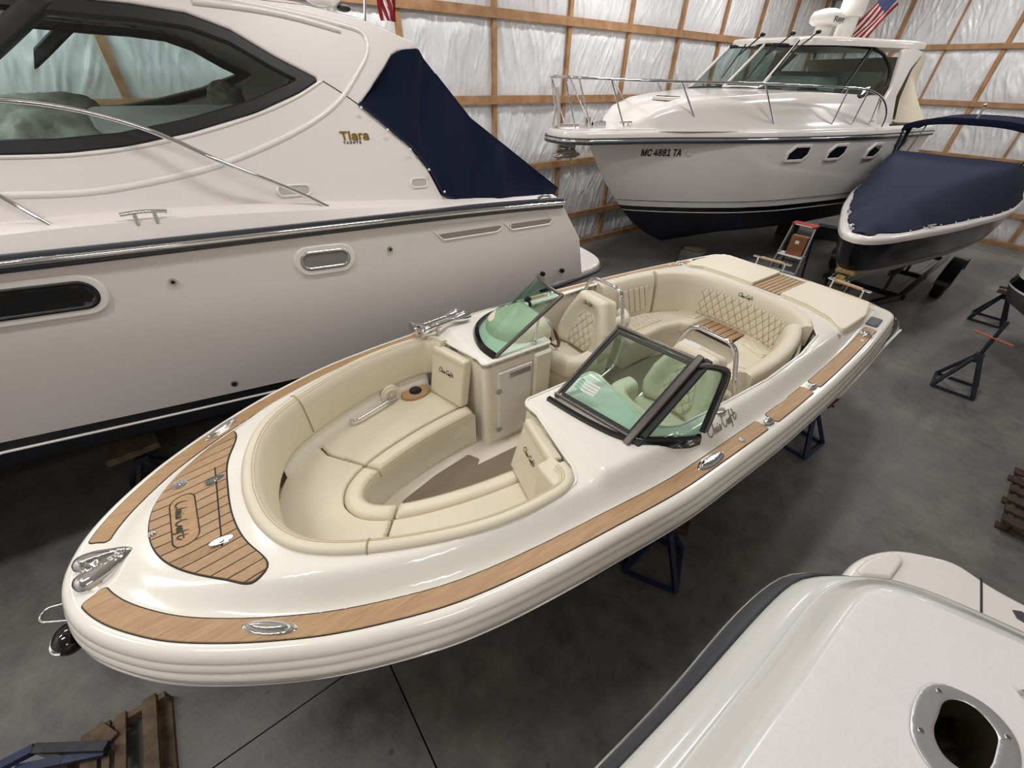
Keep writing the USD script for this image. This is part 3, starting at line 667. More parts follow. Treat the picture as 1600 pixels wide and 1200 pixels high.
# windscreens
def screen(s, name):
    """One front pane in a raked frame with curved base trim and a wraparound side pane."""
    BL, BR = V(2.70, s * .345, 1.865), V(2.83, s * .93, 1.85)
    TL, TR = V(3.245, s * .345, 2.27), V(3.37, s * .92, 2.26)
    if s > 0: BL, BR, TL, TR = V(2.62, .31, 1.865), V(2.70, .72, 1.865), V(3.25, .29, 2.25), V(3.37, .86, 2.20)
    ea, eb = BR - BL, TL - BL
    if s > 0:
        base = spl([BL, V(2.605, .46, 1.865), V(2.64, .62, 1.865), V(2.76, .83, 1.86), V(3.0, .97, 1.85), V(3.30, 1.0, 1.84)], 40)
        top = spl([TL, V(3.255, .45, 2.25), V(3.29, .62, 2.24), V(3.37, .78, 2.21), V(3.50, .92, 2.14), V(3.64, .985, 2.04)], 40)
        g = BT.part("windscreen", grid(np.stack([base + (top - base) * t for t in np.linspace(0, 1, 8)])), GREENG, smooth=60, label="curved tinted windscreen before the helm")
        BT.part("frame", cat(tube(top[:30], .014, 8), tube([BL, TL], .016, 8), tube([top[29], base[36]], .012, 8)), BRONZE, under=g, smooth=60)
        BT.part("base_trim", cat(sweep(base + V(0, 0, .0), [(-.03, -.03), (-.03, .0), (-.012, .022), (.02, .022), (.03, -.03)])), BLACKG, under=g, smooth=40)
        BT.part("stay", cat(tube([(3.05, .32, 2.12), (3.02, .33, 1.86)], .009, 8), disc((3.02, .33, 1.865), .026, .012)), CHROME, under=g, smooth=60)
        return
    fr = lambda t, q: BL + (BR - BL) * t + (TL - BL + ((TR - TL) - (BR - BL)) * t) * q
    g = BT.part("windscreen", grid([[fr(.03, .03), fr(.97, .03)], [fr(.03, .97), fr(.97, .97)]]), GREENG, smooth=False, label="flat tinted pane in a grey frame")
    up = np.cross(BR - BL, TL - BL); up /= np.linalg.norm(up)
    BT.part("frame", cat(beam(fr(-.02, .03), fr(1.03, .03), .02, .055, up, .004), beam(fr(-.02, .985), fr(1.03, .985), .02, .05, up, .004), beam(fr(.0, .0), fr(.0, 1), .02, .03, up, .004)), BRONZE, under=g, smooth=30)
    BT.part("frame", beam(fr(1.0, -.05) + up * .012 * (1 if up[2] > 0 else -1), fr(1.0, 1.02) + up * .012 * (1 if up[2] > 0 else -1), .045, .075, up, .006), BRONZE, under=g, smooth=30)
    BT.part("gasket", cat(*[beam(fr(*a), fr(*b), .024, .012, up) for a, b in (((.04, .07), (.96, .07)), ((.04, .93), (.96, .93)), ((.035, .07), (.035, .93)), ((.945, .07), (.945, .93)))], beam(fr(1.075, -.06), fr(1.075, 1.03), .05, .03, up, .004)), BLACK, under=g, smooth=30)
    BT.part("frame_latch", cat(*[bx(-.02, .02, -.045, .045, 0, .03, .006).apply_transform(trimesh.geometry.align_vectors([0, 1, 0], (TL - BL) / np.linalg.norm(TL - BL))).apply_translation(fr(1.0, q) + V(0, 0, .02)) for q in (.22, .76)]), BLACKG, under=g, smooth=30)
    BT.part("corner_pin", cat(tube([fr(1.01, -.06), fr(1.01, -.06) + V(-.02, -.0, -.05)], .014, 8)), BLACKG, under=g, smooth=40)
    base = spl([V(2.655, -.33, 0), V(2.69, -.52, 0), V(2.745, -.74, 0), V(2.84, -.94, 0), V(2.98, -1.045, 0), V(3.15, -1.10, 0), V(3.30, -1.12, 0)], 50)
    base[:, 2] = hdeck(base[:, 0], base[:, 1]) + .004
    BT.part("base_trim", sweep(base, [(-.03, -.04), (-.034, -.005), (-.01, .02), (.02, .02), (.03, -.04)]), BLACKG, under=g, smooth=40)
    top = spl([V(3.31, -.93, 2.245), V(3.40, -1.0, 2.24), V(3.47, -1.045, 2.20), V(3.47, -1.06, 2.12), V(3.40, -1.09, 1.98), V(3.31, -1.125, 1.83)], 40)
    b2 = base[28:]; b2 = rs(b2, n=40); edge = rs(np.r_[[V(2.845, -.94, 1.84)], [V(3.31, -.93, 2.245)]], n=10)
    outl = np.r_[rs(np.r_[[V(2.845, -.94, 1.85)], [V(3.31, -.93, 2.245)]], n=20)]
    side = BT.part("side_screen", grid(np.stack([b2 + (rs(np.r_[outl[-1:], top], n=40) - b2) * t for t in np.linspace(0, 1, 10)])), GREENG, smooth=60, label="rounded tinted side pane")
    BT.part("frame", cat(tube(top, .022, 8), tube(b2 + V(0, 0, .02), .02, 8), tube(outl, .014, 8)), BLACKG, under=side, smooth=60)
    BT.part("frame", cat(tube(top + V(.012, -.014, .008), .016, 8)), BRONZE, under=side, smooth=60)
screen(-1, "port"); screen(1, "starboard")
# air horns on the starboard foredeck
for k, (a, b) in enumerate((((2.21, 1.00), (2.72, 1.05)), ((2.25, .93), (2.77, .975)))):
    p, q = V(*a, 1.905), V(*b, 1.915); t = (q - p) / np.linalg.norm(q - p)
    m = cat(lathe([(0, 0), (.062, .0), (.066, .012), (.05, .035), (.03, .07), (.02, .12), (.018, .33), (.02, .335), (.034, .38), (.045, .42), (.05, .46), (.045, .50), (.0, .51)], p, t, 20))
    BT.part("air_horn", m, CHROME, smooth=50)
    for f in (.17, .40): BT.part("horn_bracket", cat(bx(-.012, .012, -.012, .012, -.09, 0).apply_translation(p + t * f), lathe([(.018, -.01), (.027, -.01), (.027, .01), (.018, .01)], p + t * f, t, 16)), STEEL, smooth=40)
# quilting: puffed diamonds
def quilt_h(cell, amp):
    def f(x, y):
        p, q = (x / cell + y / (cell * 1.35)), (x / cell - y / (cell * 1.35))
        a = np.abs(p - np.round(p)); b = np.abs(q - np.round(q))
        return amp * np.minimum(1, np.minimum(a, b) * 5)
    return f
def quilt_lines(poly, cell):
    x0, y0, x1, y1 = poly.bounds; k = 1.35; L = []
    for n in range(-60, 60):
        for s in (1, -1):
            # x/c + s*y/(1.35c) = n
            f = lambda y: (n * cell - s * y / k)
            L.append([(f(y0 - 1), y0 - 1), (f(y1 + 1), y1 + 1)])
    return L
def quilted(poly, cell, o, ea, eb, name, under, amp=0.008, base=0.0, lines=None):
    m = pillow(poly, base + .004, base - .02, .006, min(.022, cell / 6), extra=quilt_h(cell, amp))
    p = BT.part(name, place(m, o, ea, eb), VINYL, smooth=60, under=under)
    l = lines_on(poly.buffer(-.004), lines or quilt_lines(poly, cell), lambda x, y: np.full(len(np.atleast_1d(x)), base + .0072), .0024)
    if l is not None: BT.part("stitching", place(l, o, ea, eb), STITCH, smooth=60, under=under, kind="stuff")
# bucket seats with chrome arches
def bucket(u0, v0, name, tilt):
    """Seat facing forward (towards minus u)."""
    z0 = FLZ
    body = BT.part(name, cat(pillow(Polygon(spl([(u0 - .33, v0 - .26), (u0 - .33, v0 + .26), (u0, v0 + .31), (u0 + .26, v0 + .27), (u0 + .26, v0 - .27), (u0, v0 - .31)], 50, closed=True)), 1.40, 1.05, .05, .05), disc((u0, v0, .98), .16, .12, 24)), VINYL, smooth=60)
    # front bolster: a rolled cushion
    P = rs(spl([(u0 - .06, v0 - .33, 1.49), (u0 - .26, v0 - .31, 1.49), (u0 - .33, v0 - .16, 1.49), (u0 - .34, v0, 1.49), (u0 - .33, v0 + .16, 1.49), (u0 - .26, v0 + .31, 1.49), (u0 - .06, v0 + .33, 1.49)], 60), n=60)
    w = np.linspace(0, 2 * np.pi, 18, endpoint=False)
    BT.part("seat_bolster", sweep(P, [(.085 * np.sign(math.cos(a)) * abs(math.cos(a)) ** .7, .105 * np.sign(math.sin(a)) * abs(math.sin(a)) ** .7) for a in w]), VINYL, under=body, smooth=60)
    q = place(pillow(rrect(.34, .16, .03), .012, -.02, .012, .03), (u0 - .335, v0, 1.25), (0, -1, 0), (-.1, 0, 1))
    BT.part("thigh_pad", q, VINYL, under=body, smooth=60)
    quilted(rrect(.30, .13, .02), .075, V(u0 - .352, v0, 1.253), (0, -1, 0), (-.1, 0, 1), "quilted_panel", body, .005)
    # backrest: raked slab, wide below and narrow on top
    ea, eb = V(0, -1, 0), V(.30, 0, 1.0)
    outl = Polygon([(-.29, 0.0), (-.33, .12), (-.30, .30), (-.175, .585), (.175, .585), (.30, .30), (.33, .12), (.29, 0.0)]).buffer(-.05).buffer(.05)
    o = V(u0 + .10, v0, 1.40)
    n = np.cross(ea, eb / np.linalg.norm(eb))
    pan = Polygon([(-.125, .03), (-.16, .14), (-.10, .36), (-.07, .41), (.07, .41), (.10, .36), (.16, .14), (.125, .03)]).buffer(-.02).buffer(.02)
    dip = lambda x, y: -.055 * sstep((.11 - np.maximum(shapely.distance(pan, shapely.points(np.c_[x, y])), 0)) / .11)
    br = BT.part("backrest", place(pillow(outl, .09, -.09, .06, .03, extra=dip), o, ea, eb), VINYL, under=body, smooth=60)
    m = pillow(pan, .045, .0, .008, .016, extra=quilt_h(.085, .008)); BT.part("quilted_panel", place(m, o, ea, eb), VINYL, under=body, smooth=60)
    l = lines_on(pan.buffer(-.004), quilt_lines(pan, .085), lambda x, y: np.full(len(np.atleast_1d(x)), .0485), .0024); BT.part("stitching", place(l, o, ea, eb), STITCH, under=body, smooth=60, kind="stuff")
    e2 = eb / np.linalg.norm(eb)
    signature(o + e2 * .50 + n * .100, ea, e2, .030, .0024, body)
    bk = place(pillow(outl.buffer(-.01), .0, -.02, .02, .05), o - n * .07, ea, eb)
    # arch
    sdx = .30
    a = [(u0 + .02, v0 + .36, 1.22), (u0 + .28, v0 + .365, 1.34), (u0 + .345, v0 + .35, 1.62), (u0 + .35, v0 + .20, 2.07), (u0 + .36, v0 - .20, 2.07), (u0 + .345, v0 - .35, 1.62), (u0 + .28, v0 - .365, 1.34), (u0 + .02, v0 - .36, 1.22)]
    BT.part("grab_arch", tube(fillet(a, .10, 8), .0175, 12), CHROME, under=body, smooth=60)
bucket(3.70, .565, "helm_seat", 0); bucket(3.72, -.60, "companion_seat", 0)
# aft lounge
AS = 1.35
MI = MAIN.buffer(-0.05)
lounge = MI.intersection(sbox(4.45, -2, 6, 2))
well = Polygon([(4.30, .42), (5.05, .46), (5.30, .40), (5.42, .26), (5.42, -.22), (5.30, -.34), (5.05, -.40), (4.30, -.40)]).buffer(-.05).buffer(.05)
step_ = Polygon([(5.40, .30), (6.0, .30), (6.0, -.12), (5.40, -.18)])
BT.part("lounge_base", ext(lounge.difference(well.buffer(.03)), FLZ, AS - .10), LINER, smooth=30)
for g in parts_of(lounge.difference(well).difference(step_.buffer(.008)).difference(LineString([(4.3, -.0), (4.3, 0)]).buffer(.001))):
    p = BT.part("lounge_cushion", pillow(g.buffer(-.03).buffer(.03), AS, AS - .11, .045, .04, crown=.012), VINYL, smooth=60)
for k in range(6):
    y0 = -.165 + k * .077; BT.part("step_slat", bx(5.42, 5.86, y0 + .004, y0 + .073, AS - .03, AS - .002, .004), TEAK2, smooth=30)
BT.part("step_frame", bx(5.40, 5.88, -.175, .30, AS - .05, AS - .028), CAULK, smooth=False)
quilted(Polygon([(5.50, .36), (5.78, .36), (5.66, .62), (5.40, .62)]).buffer(-.01), .085, V(0, 0, AS + .012), (1, 0, 0), (0, 1, 0), "quilted_panel", None, .006)
quilted(Polygon([(4.60, .55), (5.15, .55), (5.10, .80), (4.60, .84)]).buffer(-.01), .085, V(0, 0, AS + .012), (1, 0, 0), (0, 1, 0), "quilted_panel", None, .006, lines=[[(4.62 + .075 * i, 0.4), (4.70 + .075 * i, 1.0)] for i in range(8)])
quilted(Polygon([(5.44, -.28), (5.76, -.26), (5.62, -.58), (5.34, -.56)]).buffer(-.01), .085, V(0, 0, AS + .012), (1, 0, 0), (0, 1, 0), "quilted_panel", None, .006)
quilted(Polygon([(4.62, -.50), (5.02, -.46), (5.06, -.78), (4.64, -.82)]).buffer(-.01), .085, V(0, 0, AS + .012), (1, 0, 0), (0, 1, 0), "quilted_panel", None, .006)
# lounge backrest: a padded wall along the aft opening
mb = spl([(4.40, 1.005), (4.75, .985), (5.10, .945), (5.40, .86), (5.62, .73), (5.76, .55), (5.84, .30), (5.865, 0), (5.84, -.30), (5.76, -.55), (5.62, -.73), (5.45, -.83)], 120)
iC = [int(np.argmin(np.abs(mb[:, 0] - 5.22) + (mb[:, 1] < 0) * 9)), int(np.argmin(np.abs(mb[:, 1] + .70) + (mb[:, 0] < 5.5) * 9))]
profL = [(.0, .02), (.02, .035), (.06, .03), (.10, .0), (.125, -.08), (.15, -.25), (.165, -.42), (.15, -.46), (.0, -.46)]
def lounge_back(a, b):
    q = mb[a:b]; z = np.minimum(hdeck(q[:, 0], q[:, 1]), 1.80) 
    return BT.part("lounge_backrest", sweep(np.c_[q, z], [(x, y) for x, y in profL]), VINYL, smooth=60)
lb1 = lounge_back(0, iC[0]); lb2 = lounge_back(iC[0] + 1, len(mb))
def on_back(q0, q1, drop0, drop1, cell, vert=False, under=None, sl=0.0):
    """Quilted panel lying on the padded wall between two stations of mb."""
    n = 60; idx = np.linspace(q0, q1, n); P = np.stack([np.interp(idx, np.arange(len(mb)), mb[:, k]) for k in (0, 1)], 1)
    t = np.gradient(P, axis=0); t /= np.linalg.norm(t, axis=1, keepdims=True); nr = np.stack([t[:, 1], -t[:, 0]], 1)
    s = np.r_[0, np.cumsum(np.linalg.norm(np.diff(P, axis=0), axis=1))]
    z0 = np.minimum(hdeck(P[:, 0], P[:, 1]), 1.80)
    px = np.array([d for d, _ in profL[3:7]]); pz = np.array([z for _, z in profL[3:7]])
    def pt(i, dz, lift):
        off = np.interp(-dz, -pz, px) + lift
        return np.r_[[np.interp(i, np.arange(n), P[:, 0] + nr[:, 0] * off), np.interp(i, np.arange(n), P[:, 1] + nr[:, 1] * off)], np.interp(i, np.arange(n), z0) + dz]
    R = []
    M = 26; fq = quilt_h(cell, .009)
    for j in range(M):
        dz = drop0 + (drop1 - drop0) * j / (M - 1)
        R.append([pt(i, dz, .004 + float(fq(np.array([s[int(i)]]), np.array([dz]))[0]) * (0 < j < M - 1) * (0 < i < n - 1) if not vert else .004 + .008 * min(1, 5 * abs(((s[int(i)] + sl * dz) / cell) % 1 - .5)) * (0 < j < M - 1)) for i in range(n)])
    BT.part("quilted_panel", grid(R), VINYL, smooth=60, under=under)
    W = s[-1]; poly = sbox(0, min(drop0, drop1), W, max(drop0, drop1)); tubes = []
    LL = quilt_lines(poly, cell) if not vert else [[(cell * (k + .5) - sl * drop0, drop0), (cell * (k + .5) - sl * drop1, drop1)] for k in range(20)]
    for ln in LL:
        q = LineString(ln).intersection(poly)
        if q.geom_type == "LineString" and q.length > .03:
            c = rs(np.array(q.coords), step=.05); tubes.append(tube([pt(np.interp(a, s, np.arange(n)), b, .0085) for a, b in c], .003, 5))
    BT.part("stitching", cat(*tubes), STITCH, smooth=60, under=under, kind="stuff")
at_i = lambda f: int(np.argmin([f(*x) for x in mb]))
on_back(at_i(lambda u, v: abs(v - .52) + (u < 5.5) * 9), at_i(lambda u, v: abs(v + .60) + (u < 5.5) * 9), -.09, -.40, .10, under=lb2)
on_back(at_i(lambda u, v: abs(u - 4.62) + (v < 0) * 9), at_i(lambda u, v: abs(u - 5.10) + (v < 0) * 9), -.08, -.38, .085, vert=True, under=lb1, sl=.25)
i_ = at_i(lambda u, v: abs(v - .02) + (u < 5.5) * 9); signature((mb[i_][0] - .115, .0, 1.735), (0.03, -1, 0), (.28, 0, 1), .042, .0026, lb2)
# port aft side bolster, its chrome cup holder and the dark gap behind it
pb = spl([(4.24, -.93), (4.5, -.935), (4.9, -.90), (5.25, -.815), (5.46, -.73)], 40)
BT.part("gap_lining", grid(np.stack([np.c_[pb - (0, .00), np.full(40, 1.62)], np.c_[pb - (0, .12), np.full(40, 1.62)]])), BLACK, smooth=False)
BT.part("gap_pipe", tube(np.c_[pb[8:] - (0, .045), np.full(32, 1.65)], .016, 8), GEL, smooth=60)
BT.part("side_bolster", sweep(np.c_[pb, np.full(40, 1.73)], [(.02, .03), (.0, .065), (-.05, .072), (-.10, .05), (-.13, 0.0), (-.145, -.15), (-.14, -.36), (.02, -.36)]), VINYL, smooth=60)
BT.part("cup_shelf", pillow(Polygon([(4.02, -.78), (4.24, -.78), (4.26, -1.02), (4.02, -1.02)]), 1.58, 1.50, .01, .05), VINYL, smooth=40)
BT.part("cup_holder", cat(lathe([(.04, .0), (.05, .012), (.06, 0)], (4.13, -.90, 1.583)), disc((4.13, -.90, 1.582), .042, .004)), CHROME, smooth=40)
BT.part("side_bolster", sweep(np.c_[spl([(4.10, .62), (4.30, .58), (4.48, .60), (4.56, .72)], 30), np.full(30, 1.52)], [(.07 * math.cos(a), .09 * math.sin(a)) for a in np.linspace(0, 2 * np.pi, 16, endpoint=False)]), VINYL, smooth=60)
# sun pads aft, the teak walk between them, rails
PADP = [[(5.96, .72), (5.80, .90), (6.15, .93), (6.60, .86), (6.66, .10), (6.00, .10), (6.00, .35), (5.98, .56)], [(6.00, -.22), (6.66, -.22), (6.62, -.88), (6.25, -.98), (5.66, -1.0), (5.86, -.80), (5.98, -.52)]]
zp = 1.785
for pp in PADP:
    P = Polygon(pp).buffer(-.04).buffer(.04)
    p = BT.part("sun_pad", pillow(P, zp + .02, zp - .06, .02, .04, crown=.01), PADV, smooth=60)
    BT.part("piping", seam(P.buffer(-.004), zp + .012), VINYLD, under=p, smooth=60)
for k in range(6):
    y0 = -.205 + k * .05; BT.part("walk_slat", bx(6.03, 6.64, y0 + .003, y0 + .047, zp - .03, zp - .012, .003), TEAK2, smooth=30)
BT.part("walk_tray", bx(6.0, 6.68, -.215, .10, zp - .06, zp - .022), CAULK, smooth=False)
for v0, v1, u0, u1 in ((.52, .06, 6.70, 6.76), (-.36, -.82, 6.755, 6.71)):
    a, b = V(u0, v0, 1.87), V(u1, v1, 1.87); t = b - a
    r = BT.part("grab_rail", beam(a, a + t, .040, .018, c=.008), CHROME, smooth=40)
    for f in (.14, .84): BT.part("rail_post", tube([a + t * f, a + t * f - V(0, 0, .10)], .011, 10), CHROME, under=r, smooth=40)
    BT.part("rail_grip", beam(a + t * .2, a + t * .8, .046, .024, c=.008), TEAK, under=r, smooth=30, label="teak middle of the rail")
BT.part("stern_coaming", beam((6.70, .86, 1.74), (6.70, -.86, 1.74), .07, .06, c=.02), GELC, smooth=40)
# swim platform
PL = Polygon(spl([(6.80, 1.10), (7.45, 1.08), (7.75, .96), (7.93, .68), (8.0, 0), (7.93, -.68), (7.75, -.96), (7.45, -1.08), (6.80, -1.10), (6.4, -1.0), (6.4, 1.0)], 80, closed=True)).buffer(-.03).buffer(.03)
sp_ = BT.part("swim_platform", pillow(PL, 1.355, 1.20, .02, .08), NAVYH, smooth=40)
BT.part("platform_teak", pillow(PL.buffer(-.06).difference(sbox(6, -2, 6.88, 2)), 1.366, 1.35, .004, .1), TEAK2, under=sp_, smooth=30)
BT.part("platform_trim", tube(np.c_[rs(np.array(PL.buffer(.004).exterior.coords)[:-1], step=.05, closed=True), np.full(len(rs(np.array(PL.buffer(.004).exterior.coords)[:-1], step=.05, closed=True)), 1.30)], .016, 8, closed=True), STEEL, under=sp_, smooth=60)
for s in (-1, 1):
    pl = spl([(5.35, s * 1.305, 1.35), (6.0, s * 1.25, 1.345), (6.75, s * 1.17, 1.335), (7.45, s * 1.11, 1.32)], 24)
    BT.part("side_wing", ext(Polygon([(5.5, s * 1.20), (5.5, s * 1.28), (6.0, s * 1.24), (6.75, s * 1.16), (7.3, s * 1.10), (6.9, s * 1.0), (6.6, s * 1.05)]).buffer(0), 1.28, 1.335), NAVYH, smooth=30)
    BT.part("side_strake", tube(pl, .017, 8), GEL, smooth=60)
# emblems on the port shoulder
e = affinity.scale(Point(0, 0).buffer(1, quad_segs=10), .055, .03)
m = pillow(e, .016, -.01, .008, .015); z = float(hdeck(np.array([3.62]), np.array([-1.06]))[0]); m.apply_translation((3.62, -1.06, z)); BT.part("round_badge", m, CHROME, smooth=50)
def drape(m, lift):
    v = np.array(m.vertices); v[:, 2] += hdeck(v[:, 0], v[:, 1]) + lift; m.vertices = v; return m
for s in (-1,):
    sc = script(.085, .005); sc.vertices = np.array(sc.vertices) * (1.0, .8, 1); sc = place(sc, (3.40, -1.15, 0), (1, .035, 0), (-.03, 1, 0)); BT.part("signature_lettering", drape(sc, .004), STEEL, smooth=60, label="raised metal signature lettering on the port side")
BT.part("side_cap", disc((5.62, -1.0, 1.765), .018, .02), CHROME, smooth=40)
BT.part("care_label", place(bx(0, .12, 0, .03, 0, .002), (3.39, -.75, 2.300), (.1, -1, 0), (.6, 0, .4)), PAPER, smooth=False)
BT.part("barcode_label", cat(*[place(bx(0, .16, 0, .016, 0, .002), V(2.82, -.40, 1.94) + V(.6, 0, .45) * .03 * k, (.2, -1, 0), (.76, 0, .60)) for k in range(4)]), PAPER, smooth=False)
# ------------------------------------------------------------------ the cruiser along the left wall
XN, XM = -3.75, -5.60          # its near side at the rub rail, and its middle plane
LT = Thing("express_cruiser", "big white cruiser with smoked side window and navy aft canvas along the left wall", "boat", (XM, 0, 0), 0.0)
NRM = V(1, 0, .318); KN = -4.0 + .318 * 2.8
def side(px, py, lift=0.0):
    p = atp(px, py, NRM, KN); return p + NRM / np.linalg.norm(NRM) * lift
def mir(p):
    p = np.array(p, float); p[..., 0] = 2 * XM - p[..., 0]; return p
def mirm(m): q = m.copy(); q.vertices = mir(q.vertices); q.faces = np.array(q.faces)[:, ::-1]; return q
def lpart(name, m, mt, **k): return LT.part(name, m, mt, world=True, **k)
yk = np.array([-6.5, -5.5, -4.5, -3.4, -2.4, -1.6, -.9, 0, .9, 1.8, 2.6, 3.2, 3.55])
def row(px, xs, slopez=.03, dxs=None):
    """A hull line seen in the photograph, on its plane, carried on to the bow outside the frame."""
    P = np.array([atx(x, y, xs) for x, y in px]); P = P[np.argsort(P[:, 1])]
    ys = np.linspace(P[0, 1], P[-1, 1], 30); Z = np.interp(ys, P[:, 1], P[:, 2]); c = np.polyfit(ys, Z, 3); Zs = np.polyval(c, ys)
    b = np.linspace(-6.9, P[0, 1], 16)[:-1]; t = (P[0, 1] - b) / (P[0, 1] + 6.9)
    half = (xs - XM) * np.sqrt(np.maximum(1 - t ** 2.2, 0.0004)); zb = Zs[0] + slopez * (P[0, 1] - b)
    return np.r_[np.c_[XM + half, b, zb], np.c_[np.full(30, xs), ys, Zs]]
R = {}
R["rubt"] = row([(0, 405), (200, 381), (400, 361), (600, 338), (800, 319), (876, 313)], XN)
R["rubb"] = row([(0, 423), (200, 399), (400, 377), (600, 351), (800, 329), (880, 322)], XN)
R["deck"] = row([(0, 366), (90, 358), (175, 351), (325, 336), (500, 328), (620, 323), (740, 320), (800, 317), (874, 311)], XN - .05)
R["mid"] = row([(0, 540), (300, 495), (600, 440), (800, 395), (905, 372)], XN - .02, .02)
R["stt"] = row([(0, 690), (217, 648), (435, 598), (560, 568), (700, 536), (830, 500), (912, 474)], XN - .12, .0)
R["stb"] = row([(0, 703), (217, 660), (435, 608), (560, 577), (700, 544), (830, 507), (912, 480)], XN - .14, .0)
def below(r, dx, dz): q = R[r].copy(); q[:, 0] = XM + (q[:, 0] - XM) * dx; q[:, 2] += dz; return q
R["chine"] = below("stb", .93, -.22); R["low"] = below("stb", .55, -.48); R["keel"] = below("stb", .02, -.66)
for k in ("chine", "low", "keel"): R[k][:, 2] = np.maximum(R[k][:, 2], .30)
# portlight recesses and vents are let into the topsides as real pockets
def hullpart(name, a, b, m, n=2, **k):
    rows = np.stack([R[a] + (R[b] - R[a]) * t for t in np.linspace(0, 1, n)]); g = grid(rows); lpart(name, cat(g, mirm(g)), m, **k)
tops = np.stack([R["rubb"] + (R["mid"] - R["rubb"]) * t for t in np.linspace(0, 1, 5)] + [R["mid"] + (R["stt"] - R["mid"]) * t for t in np.linspace(0, 1, 6)[1:]])
g = grid(tops)
hull_l = lpart("hull", cat(g, mirm(g)), GELL, smooth=60)
hullpart("boot_stripe", "stt", "stb", BLACKG, label="black boot stripe"); 
tt = np.stack([R["stb"], R["chine"], R["low"], R["keel"]]); g = grid(tt); lpart("bottom", cat(g, mirm(g)), BOTTOM, smooth=40, label="navy bottom paint")
lpart("pinstripe", tube(R["stb"] + V(.0, 0, -.015), .012, 6), GEL, smooth=60)
lpart("pinstripe", tube(R["stt"] + V(.004, 0, .075), .004, 5), RUBG, smooth=60)
m = (R["rubt"] + R["rubb"]) / 2
rr_ = sweep(m, [(-.06, .075), (.0, .078), (.03, .06), (.035, .02), (.03, -.02), (.0, -.03), (-.06, -.03)]) ; 
t_ = np.gradient(m, axis=0)[20]
sg = 1
lpart("rub_rail", cat(sweep(m, [(-.05, .055), (.02, .055), (.03, .04), (.03, -.03), (.02, -.05), (-.05, -.05)])), RUBG, smooth=40)
lpart("rub_insert", tube(m + V(.032, 0, .008), .022, 10), CHROME, smooth=60, label="polished rub rail strip")
hullpart("bulwark", "rubt", "deck", GELL, 3, smooth=50)
# side deck and the closing deck
dk = R["deck"]; inn = dk.copy(); inn[:, 0] = XM + (dk[:, 0] - XM) * .86; inn[:, 2] += .02
ctr = dk.copy(); ctr[:, 0] = XM; ctr[:, 2] += .06
g = grid(np.stack([dk, dk * .5 + inn * .5 + V(0, 0, .02), inn, ctr])); lpart("side_deck", cat(g, mirm(g)), GELL, smooth=50)
# transom
tr = np.stack([R[k][-1] for k in ("deck", "rubt", "rubb", "mid", "stt", "stb", "chine", "low", "keel")])
tr2 = mir(tr); lpart("transom", grid(np.stack([tr, tr * [0, 1, 1] + V(XM, .12, 0), tr2])), GEL, smooth=60)
# swim platform
pz = 1.42
c0 = atx(905, 425, XN - .1)
PLT = Polygon(spl([(XN - .12, 3.4), (XN - .10, 4.2), (XN - .22, 4.72), (XN - .8, 4.95), (XM, 5.02), (2 * XM - XN + .8, 4.95), (2 * XM - XN + .22, 4.72), (2 * XM - XN + .10, 4.2), (2 * XM - XN + .12, 3.4)], 70, closed=True))
pp_ = lpart("swim_platform", pillow(PLT, pz + .03, pz - .10, .04, .1), GEL, smooth=60)
er = rs(np.array(PLT.buffer(.01).exterior.coords)[:-1], step=.06, closed=True)
lpart("platform_rub", tube(np.c_[er, np.full(len(er), pz - .06)], .028, 8, closed=True), RUBG, smooth=60, under=pp_)
# cabin side with its window let in, as a slab on a plane that leans inboard
ew = V(0, 1, 0); eu = np.cross(NRM / np.linalg.norm(NRM), ew); eu = eu / np.linalg.norm(eu)
if eu[2] < 0: eu = -eu
ORG = side(400, 250)
def to2(px): 
    q = np.array([side(x, y) for x, y in px]) - ORG; return np.c_[q @ ew, q @ eu]
def from2(m, lift=0.0):
    q = m.copy(); v = np.array(q.vertices); n = NRM / np.linalg.norm(NRM); q.vertices = ORG + v[:, :1] * ew + v[:, 1:2] * eu + (v[:, 2:3] + lift) * n; return q
cab = [(-330, 420), (-330, 80), (-220, -60), (-60, -60), (120, -42), (300, -14), (480, 7), (560, 27), (607, 46), (622, 54), (640, 62), (655, 72), (655, 78), (622, 80), (612, 86), (600, 108), (580, 138), (562, 163), (592, 186), (640, 227), (668, 262), (690, 304), (745, 321), (640, 326), (430, 336), (250, 348), (90, 362), (-60, 376), (-200, 392)]
win = [(-300, 248), (-120, 246), (0, 242), (100, 239), (200, 228), (300, 206), (400, 176), (470, 144), (500, 124), (430, 88), (360, 46), (290, 19), (200, 4), (100, -6), (40, -14), (-60, -26), (-170, -30), (-260, 40)]
C2 = Polygon(to2(cab)).buffer(0); W2 = Polygon(to2(win)).buffer(0).buffer(-.02).buffer(.02)
def slab(poly, top, bot, r, step): return from2(pillow(poly, top, bot, r, step))
cs_ = slab(C2.difference(W2), 0.0, -.09, .02, .08)
if np.array(cs_.face_normals)[np.argmax(np.array(cs_.area_faces))] @ NRM < 0: pass
lpart("cabin_side", cs_, GELL, smooth=40); lpart("cabin_side", mirm(cs_), GELL, smooth=40)
fr = W2.difference(W2.buffer(-.085)); fm = slab(fr, -.005, -.06, .01, .07)
lpart("window_frame", fm, BLACK, smooth=40, label="black window surround"); lpart("window_frame", mirm(fm), BLACK, smooth=40)
gl = slab(W2.buffer(-.06), -.03, -.032, .0005, .2); lpart("side_window", gl, CABG, smooth=30); lpart("side_window", mirm(gl), CABG, smooth=30)
mul = Polygon(to2([(-40, 108), (-40, 60), (55, -30), (120, -30), (60, 22), (0, 78), (-30, 104)])).buffer(0)
mm = slab(mul.intersection(W2), .004, -.08, .01, .06); lpart("window_mullion", mm, BLACK, smooth=40); lpart("window_mullion", mirm(mm), BLACK, smooth=40)
